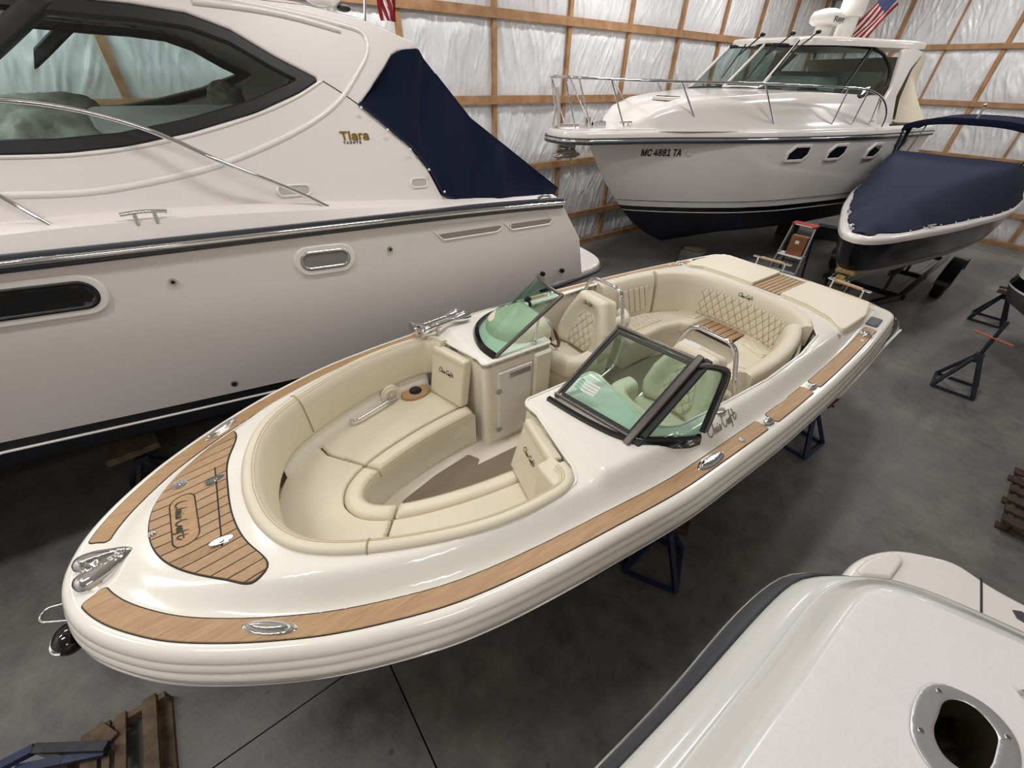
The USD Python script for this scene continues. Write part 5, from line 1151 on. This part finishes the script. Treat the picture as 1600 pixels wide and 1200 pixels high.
CB.part("rub_rail", tube(lp3 + V(0, 0, -.035), .020, 8), CHROME, smooth=60)
DP = Polygon(np.r_[np.c_[un, -h3f(un)], np.c_[un[::-1], h3f(un[::-1])]]).buffer(-.02)
CB.part("deck", pillow(DP, SZ + .05, SZ, .01, .15), GEL, smooth=40)
# cover: heights by station
cu_ = [(.10, .03), (.5, .09), (1.2, .21), (2.2, .40), (3.4, .60), (4.2, .68), (4.5, .68), (5.2, .58), (5.8, .45), (6.2, .28)]
w = np.linspace(-1, 1, 45); rows = []
for u in np.r_[np.linspace(.12, 4.5, 44), np.linspace(4.6, 6.2, 14)]:
    cut = .10 * (np.exp(-((u - .42) / .16) ** 2)) + .05 * np.exp(-((u - 1.5) / .22) ** 2)
    b = max(h3f(u) - .075 - cut, .012) * (1 + .05 * sstep((u - 2.6) / .8)); h = np.interp(u, [c[0] for c in cu_], [c[1] for c in cu_]); q = np.abs(w)
    flat = np.interp(u, [.1, 1.8, 4.2, 4.5], [.0, .25, .74, .76])
    pr = np.where(q < flat, 1, 1 - ((q - flat) / (1 - flat)) ** 1.7); pr = np.maximum(pr, 0)
    z = SZ + .055 + h * pr + .02 * (meshkit.fbm(np.stack([w * 3, np.full(45, u * 1.6), 0 * w], -1), 3, 4) - .5) * (q < .97)
    rows.append(np.c_[np.full(45, u), w * b, z])
A = np.array(rows)
cvr = CB.part("mooring_cover", grid(A), CANVASL, smooth=60, label="faded navy mooring cover")
for s in (0, -1): CB.part("cover_hem", tube(A[:, s] + V(0, 0, .0), .010, 6), CANVAS, under=cvr, smooth=60)
for k in range(8, 44, 4):
    for s in (0, -1): CB.part("snap", ball(A[k, s] + V(0, (.012 if s else -.012), .012), .010, sub=1), SNAP, under=cvr, smooth=60)
for s in (-1, 1):
    c = V(1.42, s * .555, SZ + .05); CB.part("cleat", cat(tube([c + V(-.12, -s * .03, .05), c + V(.12, s * .03, .05)], .014, 8), disc(c + V(-.04, 0, .02), .012, .06), disc(c + V(.04, 0, .02), .012, .06)), CHROME, smooth=50)
CB.part("bow_light", ball((.36, .20, SZ + .09), .045, (1.3, .8, .7)), CHROME, smooth=60)
# bimini top on its bows
bw = np.linspace(-1, 1, 25); rows = []; B0, B1 = 4.55, 6.5
for k, x in enumerate(np.linspace(B0, B1, 14)):
    sag = .03 * math.cos((x - B0) / (B1 - B0) * 4 * math.pi); rows.append(np.c_[np.full(25, x), bw * 1.02, 3.0 + .17 * (1 - np.abs(bw) ** 3) + sag * .5])
A = np.array(rows); sk = np.stack([A[0] + V(-.02, 0, -.11), A[0] + V(-.015, 0, -.03), A[0]])
ed = lambda j, y: np.stack([A[:, j] + V(0, y, -.10), A[:, j]])
bt = CB.part("bimini_top", cat(grid(A), grid(A - V(0, 0, .012)), grid(sk), grid(ed(0, -.01)), grid(ed(-1, .01))), CANVAS, smooth=60, label="navy bimini canopy")
for s in (-1, 1):
    for a, b, r in (((5.4, 1.12, 1.95), (4.6, 1.0, 2.98), .014), ((4.75, .98, 2.48), (4.95, .99, 3.02), .024), ((4.85, .98, 2.46), (5.15, .99, 3.02), .018), ((6.2, 1.12, 2.0), (6.4, .98, 3.0), .016)):
        CB.part("bimini_bow", tube([V(a[0], s * a[1], a[2]), V(b[0], s * b[1], b[2])], r, 8), NAVYH if r > .017 else STEEL, under=bt, smooth=60)
    CB.part("bimini_strap", tube([(4.3, s * .93, 2.50), (4.57, s * 1.01, 2.93)], .010, 6), CANVAS, under=bt, smooth=60)
CB.part("stern_light", cat(tube([(4.9, .05, 3.12), (4.95, .05, 3.36)], .018, 8), ball((4.95, .05, 3.38), .03)), CHROME, smooth=60)

TR = Thing("boat_trailer", "dark painted boat trailer with winch post beneath the covered runabout", "trailer", (-1.77, 7.69, 0), math.radians(92.5))
for s in (-1, 1):
    TR.part("side_frame", beam((.9, s * .12, .45), (2.5, s * .62, .45), .07, .12), NAVYH, smooth=False); TR.part("side_frame", beam((2.48, s * .62, .45), (6.2, s * .70, .45), .07, .12), NAVYH, smooth=False)
    TR.part("bunk", beam((2.4, s * .34, .82), (6.4, s * .36, .82), .10, .05), WOODD, smooth=False)
    for x in (2.6, 4.2, 6.0): TR.part("bunk_bracket", beam((x, s * .35, .46), (x, s * .35, .80), .05), STANDK, smooth=False)
    for x in (4.6, 5.4):
        wh = TR.part("wheel", lathe([(.13, -.09), (.30, -.10), (.34, -.07), (.34, .07), (.30, .10), (.13, .09), (.13, -.09)], (x, s * .98, .34), (0, 1, 0), 28), BLACK, smooth=40)
        TR.part("rim", cat(disc((x, s * .98, .34), .15, .12, 24, (0, 1, 0))), STEEL, under=wh, smooth=40)
    TR.part("fender", grid(np.stack([[V(5.0 + .82 * math.cos(a), s * .86, .36 + .40 * math.sin(a)) for a in np.linspace(0, math.pi, 16)], [V(5.0 + .82 * math.cos(a), s * 1.10, .36 + .40 * math.sin(a)) for a in np.linspace(0, math.pi, 16)]])), NAVYH, smooth=40)
for x in (2.6, 4.2, 6.0): TR.part("cross_member", beam((x, -.7, .43), (x, .7, .43), .07, .08), NAVYH, smooth=False)
TR.part("tongue", beam((-.25, 0, .43), (1.2, 0, .43), .09, .12), NAVYH, smooth=False)
TR.part("coupler", cat(bx(-.50, -.23, -.05, .05, .40, .50, .02), disc((-.43, 0, .41), .05, .06)), STEEL, smooth=40)
TR.part("winch_post", beam((.68, 0, .45), (.50, 0, 1.20), .08, .08), NAVYH, smooth=False)
wn = TR.part("winch", cat(bx(.22, .44, -.10, .10, 1.02, 1.06), bx(.24, .44, -.11, -.09, 1.02, 1.22, .005), bx(.24, .44, .09, .11, 1.02, 1.22, .005), disc((.34, 0, 1.14), .03, .26, 14, (0, 1, 0))), STEEL, smooth=30)
TR.part("winch_strap", disc((.34, 0, 1.14), .075, .12, 22, (0, 1, 0)), ROPE, under=wn, smooth=40)
TR.part("winch_crank", cat(tube([(.34, -.14, 1.14), (.28, -.15, .99), (.24, -.26, .94)], .012, 8)), STEEL, under=wn, smooth=40)
TR.part("winch_plate", bx(.10, .26, -.09, .09, .94, .955, .004), PAPER, under=wn, smooth=False)
TR.part("bow_stop", bx(.42, .54, -.14, .14, 1.20, 1.28, .02), ROPE, smooth=30)
jk = TR.part("jack_stand", cat(tube([(.0, -.12, .12), (.0, -.12, .90)], .032, 12), disc((.0, -.12, .92), .045, .05)), STANDK, smooth=40)
TR.part("jack_wheel", disc((.0, -.12, .10), .10, .05, 22, (0, 1, 0)), BLACK, under=jk, smooth=40)
TR.part("jack_handle", tube([(.0, -.12, .92), (-.11, -.16, .93), (-.13, -.26, .93)], .010, 8), STEEL, under=jk, smooth=40)
m = text("LOAD", .07, True, .003); TR.part("frame_lettering", place(m, (1.15, -.245, .43), (.954, -.298, 0), (0, 0, 1)), GREYP, smooth=False)

# ------------------------------------------------------------------ hull at the right edge of the picture
RB = Thing("yacht_hull", "white round bowed hull with dark boot band cut off by the right edge", "boat", (-.05, 9.0, 0), 0.0)
e0, e1, e2 = at(1590, 415, 1.18), at(1583, 432, 1.02), at(1580, 446, .95)
RB_y = float(e1[1]) - .25
def rrow2(z, x0, w):
    y = np.linspace(-1, 1, 49); yy = np.sign(y) * (1 - np.cos(np.abs(y) * math.pi / 2) * 1.0) if False else np.sin(y * math.pi / 2)
    x = x0 + 2.6 * (1 - np.cos(y * math.pi / 2)) ** 1.0 ; return np.c_[x, RB_y + w * yy, np.full(49, z)]
x1 = float(e1[0])
RB.part("hull", grid([rrow2(2.25, x1 + .10, 1.62), rrow2(1.8, x1 + .06, 1.58), rrow2(1.17, x1 + .03, 1.5)]), GEL, smooth=60, world=True)
RB.part("boot_band", grid([rrow2(1.17, x1 + .03, 1.5), rrow2(1.03, x1 + .005, 1.48)]), NAVYH, smooth=60, world=True)
RB.part("stripe", grid([rrow2(1.03, x1 - .005, 1.49), rrow2(1.0, x1 - .005, 1.49)]), GEL, smooth=60, world=True)
RB.part("bottom", grid([rrow2(1.0, x1 - .0, 1.48), rrow2(.75, x1 + .10, 1.3), rrow2(.5, x1 + .5, .5), rrow2(.42, x1 + .9, .02)]), GREYB, smooth=60, world=True)
rr2 = rrow2(2.25, x1 + .10, 1.62); RB.part("foredeck", tm(np.r_[rr2, [[x1 + 2.7, RB_y, 2.35]]], [[i, i + 1, 49] for i in range(48)]), GEL, smooth=60, world=True)

# ------------------------------------------------------------------ the near boat at the lower right
NB = Thing("cabin_cruiser", "white cruiser quarter with dark rub rail and chrome hawse plate nearest the camera", "boat", (.6, .3, 0), 0.0)
def P3(px, z): return np.array([at(x, y, z) for x, y in px])
def ring_(px, z, tail, n=90):
    p = P3(px, z); s = p[0] + (p[0] - p[1]) / np.linalg.norm(p[0] - p[1]) * 1.6
    e = p[-1] + V(1.4, .50, 0) * 1.0
    mid_ = spl(p, 70); return np.r_[[s + (p[0] - s) * t for t in np.linspace(0, 1, 10)[:-1]], mid_, [p[-1] + (e - p[-1]) * t for t in np.linspace(0, 1, 8)[1:]]]
edge_r = [(1400, 911), (1475, 938), (1540, 966), (1600, 994)]
r2 = ring_([(1068, 1200), (1140, 1108), (1210, 1020), (1262, 952), (1292, 922), (1330, 907)] + edge_r, 2.52, 0)
r1 = ring_([(967, 1200), (1080, 1080), (1160, 990), (1215, 932), (1262, 903), (1330, 904)] + edge_r, 2.455, 0)
r0 = ring_([(932, 1200), (1060, 1065), (1150, 960), (1200, 916), (1232, 900), (1272, 898), (1330, 903)] + edge_r, 2.43, 0)
r3 = ring_([(1165, 1200), (1207, 1140), (1250, 1080), (1295, 1012), (1325, 967), (1352, 934), (1388, 924), (1450, 944), (1520, 974), (1600, 1010)], 2.625, 0)
r23 = ring_([(1118, 1200), (1175, 1123), (1230, 1048), (1278, 984), (1310, 943), (1342, 917), (1395, 914), (1465, 938), (1535, 968), (1600, 999)], 2.60, 0)
N_ = 100
r0, r1, r2, r3, r23 = [rs(r, N_) for r in (r0, r1, r2, r3, r23)]
ins = lambda r, d, z: np.c_[r[:, 0] + d * .8, r[:, 1] - d * np.linspace(0, 1, N_) ** 2, np.full(N_, z)]
NB.part("hull", grid([r0 + V(.0, 0, -.02), ins(r0, .03, 2.0), ins(r0, .10, 1.4), ins(r0, .3, .9), ins(r0, .9, .55)]), GEL, smooth=60, world=True)
gy = mat("gelcoat_grey", (214, 214, 210), .2, coat=.3)
# rub rail: dark strip with a bright inset
def strip(a, b, h):
    up = V(0, 0, h); return grid([a - V(0, 0, .04), a, a * .8 + b * .2 + up, a * .2 + b * .8 + up, b, b - V(0, 0, .02)])
NB.part("rub_rail", strip(r0, r1, .012), RUBG, smooth=40, world=True); NB.part("rub_insert", tube((r0 * .97 + r1 * .03) + V(0, 0, .002), .0045, 6), CHROME, smooth=60, world=True)
mdl = lambda a, b, t, dz=0: a * (1 - t) + b * t + V(0, 0, dz)
NB.part("gunwale", grid([r1, mdl(r1, r2, .2, .012), mdl(r1, r2, .5, .014), mdl(r1, r2, .85, .005), mdl(r1, r2, .94, -.003), r2 + V(0, 0, -.004), mdl(r2, r23, .06, .003), mdl(r2, r23, .5, .002), mdl(r2, r23, .97), r23 + V(0, 0, .001), mdl(r23, r3, .35, .006), mdl(r23, r3, .7, .006), r3 + V(0, 0, .001)]), gy, smooth=60, world=True)
zt_ = 2.625
TOPP = Polygon(np.r_[r3[:, :2], [(2.2, -1.6), (float(r3[0, 0]), -1.6)]]).buffer(0).buffer(.006)
plate_px = [(1449, 1070), (1470, 1068), (1503, 1080), (1536, 1098), (1569, 1128), (1588, 1156), (1596, 1185), (1592, 1215), (1565, 1240), (1525, 1245), (1485, 1228), (1455, 1202), (1437, 1176), (1425, 1152), (1422, 1128), (1426, 1101), (1437, 1080)]
hole_px = [(1476, 1096), (1503, 1096), (1524, 1107), (1545, 1128), (1557, 1146), (1557, 1170), (1550, 1194), (1537, 1208), (1516, 1210), (1498, 1200), (1479, 1185), (1463, 1160), (1459, 1140), (1466, 1118)]
PLP = Polygon(spl(P3(plate_px, 2.632)[:, :2], 80, closed=True)); HLP = Polygon(spl(P3(hole_px, 2.632)[:, :2], 60, closed=True))
NB.part("top_deck", pillow(TOPP.difference(HLP.buffer(.003)), zt_ + .0035, zt_ - .03, .006, .06), NONSKID, smooth=50, world=True)
pl_ = NB.part("hawse_plate", pillow(PLP.difference(HLP), 2.635, 2.624, .0025, .008), mat("brushed_plate", (196, 196, 200), .42, metal=.75), smooth=50, world=True, label="chrome hawse plate with three screws")
hb_ = np.array(HLP.exterior.coords)[:-1]; hc = hb_.mean(0)
hw = [np.c_[hb_, np.full(len(hb_), 2.632)], np.c_[hc + (hb_ - hc) * .97, np.full(len(hb_), 2.60)], np.c_[hc + (hb_ - hc) * .9 + (.01, .0), np.full(len(hb_), 2.52)]]
NB.part("hawse_tube", grid(np.stack(hw), closed=True), mat("dull_bronze", (92, 84, 64), .3, metal=.8), smooth=60, under=pl_, world=True); NB.part("hawse_bottom", ext(Polygon(hw[-1][:, :2]), 2.50, 2.52), BLACK, smooth=False, under=pl_, world=True)
for p in [(1467, 1079), (1439, 1141), (1575, 1152), (1520, 1228)]:
    c = at(*p, 2.636); NB.part("screw", cat(lathe([(0, .0018), (.0045, .0014), (.0058, 0), (0, -.004)], c, n=18), bx(-.0035, .0035, -.0006, .0006, 0, .0022).apply_translation(c), bx(-.0006, .0006, -.0035, .0035, 0, .0022).apply_translation(c)), STEEL, smooth=40, under=pl_, world=True)
for p in [(1298, 987), (1217, 1099), (1597, 1082)]:
    c = at(*p, 2.575 if p[0] < 1400 else 2.635); NB.part("deck_stud", lathe([(0, .008), (.003, .008), (.0045, .005), (.0045, -.004), (0, -.004)], c, n=14), STEEL, smooth=40, world=True)
# its swim platform
zq = 1.80
sp_px = [(1316, 900), (1330, 882), (1350, 868), (1375, 860), (1410, 858), (1450, 865), (1500, 881), (1535, 904), (1570, 925), (1610, 946)]
p = spl(P3(sp_px, zq), 60); SPP = Polygon(np.r_[p[:, :2], [p[-1, :2] + (1.2, .2)], [(2.4, 1.2)], [(.1, 1.2)]]).buffer(0)
sw_ = NB.part("swim_platform", pillow(SPP, zq, zq - .12, .03, .06), GEL, smooth=60, world=True)
a_, b_ = at(1533, 904, zq), at(1533, 962, zq); NB.part("platform_joint", beam(a_ + V(0, 0, .001), b_ + V(0, 0, .001), .008, .004), RUBG, smooth=False, under=sw_, world=True)
pd = Polygon(P3([(1326, 900), (1352, 878), (1385, 864), (1402, 868), (1408, 880), (1390, 905)], zq)[:, :2]).buffer(-.02).buffer(.02)
NB.part("platform_pad", pillow(pd, zq + .022, zq, .014, .03), GEL, smooth=60, under=sw_, world=True)
NB.part("platform_grip", pillow(Polygon(P3([(1584, 955), (1596, 957), (1612, 968), (1605, 975), (1590, 966)], zq)[:, :2]).buffer(.005), zq + .004, zq - .01, .002, .02), GREYP, smooth=40, under=sw_, world=True)

# ------------------------------------------------------------------ boat stands
HV, HF = None, None
def hull_bottom(x, y, names=("/World/open_motorboat/hull",)):
    """Lowest height of a hull above a floor point."""
    best = 9.0
    for nme in names:
        g = UsdGeom.Mesh(stage.GetPrimAtPath(nme)); th = UsdGeom.XformCache().GetLocalToWorldTransform(g.GetPrim()); M_ = np.array(th)
        v = np.array(g.GetPointsAttr().Get(), float); v = v @ M_[:3, :3] + M_[3, :3]; f = np.array(g.GetFaceVertexIndicesAttr().Get()).reshape(-1, 3)
        a, b, c = v[f[:, 0]], v[f[:, 1]], v[f[:, 2]]; d = (b[:, 1] - c[:, 1]) * (a[:, 0] - c[:, 0]) + (c[:, 0] - b[:, 0]) * (a[:, 1] - c[:, 1]); d = np.where(np.abs(d) < 1e-12, 1e-12, d)
        l1 = ((b[:, 1] - c[:, 1]) * (x - c[:, 0]) + (c[:, 0] - b[:, 0]) * (y - c[:, 1])) / d; l2 = ((c[:, 1] - a[:, 1]) * (x - c[:, 0]) + (a[:, 0] - c[:, 0]) * (y - c[:, 1])) / d; l3 = 1 - l1 - l2
        k = (l1 >= 0) & (l2 >= 0) & (l3 >= 0)
        if k.any(): best = min(best, float((l1 * a[:, 2] + l2 * b[:, 2] + l3 * c[:, 2])[k].min()))
    return best
def low_pad(x, y, hw=.16, names=("/World/open_motorboat/hull",)): return min(hull_bottom(x + i * hw, y + j * hw, names) for i in (-1, 0, 1) for j in (-1, 0, 1)) - .045
def stand(label, x, y, ang, top, padang=0.0, pad=REDW, paint=STANDB, apex=.56, size=.47, tilt=(0, 0), handle=None, padw=.30):
    T = Thing("boat_stand", label, "boat stand", (x, y, 0), ang, group=None)
    h = size / 2; c = [V(-h, -h, .02), V(h, -h, .02), V(h, h, .02), V(-h, h, .02)]
    for k in range(4):
        T.part("base_bar", beam(c[k], c[(k + 1) % 4], .035, .035), paint, smooth=False); T.part("leg", beam(c[k], V(c[k][0] * .08, c[k][1] * .08, apex), .045, .035), paint, smooth=False)
    T.part("gusset", cat(ext(Polygon([(-.05, -.05), (.05, -.05), (.05, .05), (-.05, .05)]), apex - .07, apex + .04)), paint, smooth=False)
    T.part("screw_post", tube([(0, 0, apex - .1), (0, 0, top)], .024, 12), STANDK, smooth=40)
    T.part("handle", tube([(-.16, -.03, apex + .10), (.16, .03, apex + .10)] if handle is None else handle, .014, 8), paint if handle is None else mat("handle_orange", (186, 104, 70), .6), smooth=40)
    if pad is not None:
        m = bx(-padw / 2, padw / 2, -padw / 2, padw / 2, -.04, .03, .008); m.apply_transform(trimesh.transformations.euler_matrix(tilt[0], tilt[1], padang)); m.apply_translation((0, 0, top)); T.part("pad", m, pad, smooth=False)
    return T
stand("blue steel boat stand under the middle port side of the cream motorboat", -.815, 2.40, .50, low_pad(-.815, 2.40), tilt=(0, 0), pad=WOODD, padw=.28)
stand("blue steel boat stand with red pad near the stern of the cream motorboat", -.76, 5.21, -.03, low_pad(-.76, 5.21), tilt=(0, 0), padw=.30)
s3 = stand("dark blue boat stand standing free with bare post and orange handle", .155, 8.43, .10, 1.12, pad=None, paint=STANDK, handle=[(-.22, .08, .86), (.20, -.10, .86)])
s3.part("paper_label", place(bx(0, .12, 0, .03, 0, .002), (-.16, -.235, .16), (-.0 + .5, .35, .9), (0, 1, -.3)), PAPER, smooth=False)
stand("dark boat stand under the hull at the right edge", -.05, 11.80, .03, .62, pad=WOODG, paint=STANDK)
pz_ = at(203, 690, .66); stand("dark boat stand with weathered plank pad under the left cruiser", float(pz_[0]), float(pz_[1]), .1, .64, pad=WOODG, paint=STANDK, apex=.42, padw=.42)
pz_ = at(1085, 388, .42)
KB = Thing("keel_block", "stacked grey keel blocks under the bow of the back cruiser", "block", (float(pz_[0]), float(pz_[1]), 0), .2)
for k in range(2): KB.part("block", bx(-.24, .24, -.20, .20, .19 * k + .001 * k, .19 * k + .185, .01), GREYB, smooth=False)
KB.part("plank", bx(-.20, .20, -.12, .12, .377, .44, .008), WOODG, smooth=False)
# hidden supports that carry the boats
for nm, (x, y), hgt in (("under the left cruiser amidships", (XM, 1.2), .30), ("under the stern of the back cruiser", (-5.0, 14.2), .50), ("under the keel of the cream motorboat", (-1.92, 2.3), .51), ("under the aft keel of the cream motorboat", (-1.80, 5.0), .51), ("under the hull at the right edge", (1.2, RB_y), .42), ("under the near cruiser", (1.2, -.3), .55)):
    KK = Thing("keel_block", "timber keel block " + nm, "block", (x, y, 0), 0.0)
    n = max(2, int(hgt / .15)); 
    for k in range(n): KK.part("timber", bx(-.25, .25, -.12, .12, hgt * k / n, hgt * (k + 1) / n - .002, .006), WOODG, smooth=False)

# ------------------------------------------------------------------ pallets
def pallet(name, label, x0, y0, ang, boards, L, W, m1, stringers, zt=.14):
    T = Thing(name, label, "pallet", (x0, y0, 0), ang)
    for s in stringers: T.part("stringer", bx(s - .02, s + .02, 0, W, .02, zt - .022, .004), m1, smooth=False)
    for (a, b) in boards: T.part("board", bx(-.01, L, a, b, zt - .022, zt, .003), m1, smooth=False)
    for a in np.linspace(.02, W - .14, 3): T.part("bottom_board", bx(0, L, a, a + .11, 0, .02, .003), m1, smooth=False)
    return T
yb = lambda px: float(at(px, 1100, .14)[1])
e_ = -1.315
bl = [(e_ - yb(a), e_ - yb(b)) for a, b in ((244, 221), (196, 179), (172, 160), (154, 129), (112, 92), (78, 58))]
def pal1():
    T = Thing("wooden_pallet", "weathered wooden pallet with gapped boards at lower left below the bow", "pallet", (-2.25, e_, 0), 0.0)
    for s in (.02, .52, 1.02): T.part("stringer", bx(s - .02, s + .02, -1.1, 0, .02, .118, .004), WOODG, smooth=False)
    for a, b in bl: T.part("board", bx(-.01, 1.06, -b, -a, .118, .14, .003), WOODG, smooth=False)
    for a in (.0, .5, .95): T.part("bottom_board", bx(0, 1.05, -a - .11, -a, 0, .02, .003), WOODG, smooth=False)
    a, b = at(150, 1137, .16), at(176, 1155, .16); T.part("broken_slat", beam(a, b, .07, .02), WOODG, smooth=False, world=True, label="loose slanting slat")
pal1()
FR_ = Thing("folded_metal_frame", "dark painted metal frame lying across the lower left pallet", "metal frame", tuple(at(60, 1185, .0) * (1, 1, 0)), 0.0)
q = [at(2, 1197, .25), at(54, 1170, .25), at(168, 1166, .23)]; FR_.part("bar", beam(q[0], q[1], .05, .05), STANDB, world=True, smooth=False); FR_.part("bar", beam(q[1], q[2], .05, .045), ALU if False else STANDK, world=True, smooth=False)
q = [at(25, 1203, .20), at(100, 1188, .20), at(166, 1174, .18)]; FR_.part("bar", beam(q[0], q[1], .045, .045), STANDB, world=True, smooth=False); FR_.part("bar", beam(q[1], q[2], .045, .045), STANDB, world=True, smooth=False)
FR_.part("tie", beam(at(54, 1172, .24), at(100, 1188, .20), .03), STANDK, world=True, smooth=False)
pallet("wooden_pallet", "dark brown slatted pallet lying at the right edge on the floor", 1.09, 5.58, .05, [(k * .20, k * .20 + .12) for k in range(6)], 1.0, 1.15, WOODD, (.05, .5, .95))

# ------------------------------------------------------------------ step ladder with a carton on its shelf
b0, b1 = at(1196, 448, 0), at(1240, 462, 0)
LD = Thing("step_ladder", "aluminium step ladder with red top cap behind the stern of the cream motorboat", "ladder", (-3.02, 9.35, 0), .05)
fx, hgt = .27, 1.46
fr0 = lambda s, z: V(s * (.27 - .08 * z / hgt), -.30 + .30 * z / hgt, z); bk0 = lambda s, z: V(s * (.25 - .07 * z / hgt), .55 - .50 * z / hgt, z)
for s in (-1, 1):
    LD.part("front_rail", beam(fr0(s, 0), fr0(s, hgt), .03, .065), ALU, smooth=False); LD.part("rear_rail", beam(bk0(s, 0), bk0(s, hgt), .025, .04), STANDK, smooth=False)
    LD.part("spreader", beam(fr0(s, .75), bk0(s, .75), .02, .01), ALU, smooth=False)
for z in (.30, .62): LD.part("step", bx(-.24, .24, fr0(1, z)[1] - .045, fr0(1, z)[1] + .045, z - .015, z + .015, .004), ALU, smooth=False)
LD.part("shelf", bx(-.22, .22, fr0(1, .92)[1] - .06, fr0(1, .92)[1] + .16, .905, .93, .004), PAPER, smooth=False, label="pale tool shelf")
LD.part("top_cap", cat(bx(-.22, .22, -.06, .12, hgt, hgt + .045, .012)), REDP, smooth=False, label="red plastic top cap")
LD.part("cap_label", bx(-.15, .15, -.062, -.058, hgt + .01, hgt + .03), PAPER, smooth=False)
for z in (.35, .7, 1.05): LD.part("rear_bar", beam(bk0(-1, z), bk0(1, z), .025), STANDK, smooth=False)
ca_ = LD.world(V(.03, fr0(1, .92)[1] + .07, .932))
CT = Thing("cardboard_carton", "brown cardboard carton with white label on the ladder shelf", "box", tuple(ca_), .12)
CT.part("carton", bx(-.14, .14, -.07, .08, 0, .36, .004), CARD, smooth=False); CT.part("paper_label", bx(-.05, .02, -.0715, -.0700, .22, .28), PAPER, smooth=False); CT.part("tape_strip", bx(-.141, .141, -.02, .03, .3595, .362), ROPE, smooth=False)
bo = at(1290, 372, 0)
CR_ = Thing("tool_crate", "dark grey crate on the floor behind the step ladder", "crate", (float(bo[0]), float(bo[1]), 0), .3)
CR_.part("crate_body", cat(bx(-.3, .3, -.2, .2, 0, .03), bx(-.3, .3, -.2, -.18, 0, .3), bx(-.3, .3, .18, .2, 0, .3), bx(-.3, -.28, -.2, .2, 0, .3), bx(.28, .3, -.2, .2, 0, .3)), GREYP, smooth=False); CR_.part("crate_lid", bx(-.31, .31, -.21, .21, .3, .33, .006), GREYP, smooth=False)

# ------------------------------------------------------------------ a scrap of wood on the floor
q0, q1 = at(1078, 790, .012), at(1104, 771, .012)
WS = Thing("wood_scrap", "thin tan wood scrap on the floor behind the middle boat stand", "scrap", (float(q0[0]), float(q0[1]), 0), 0.0)
WS.part("slat", beam(q0, q1, .06, .02), WOOD, world=True, smooth=False)
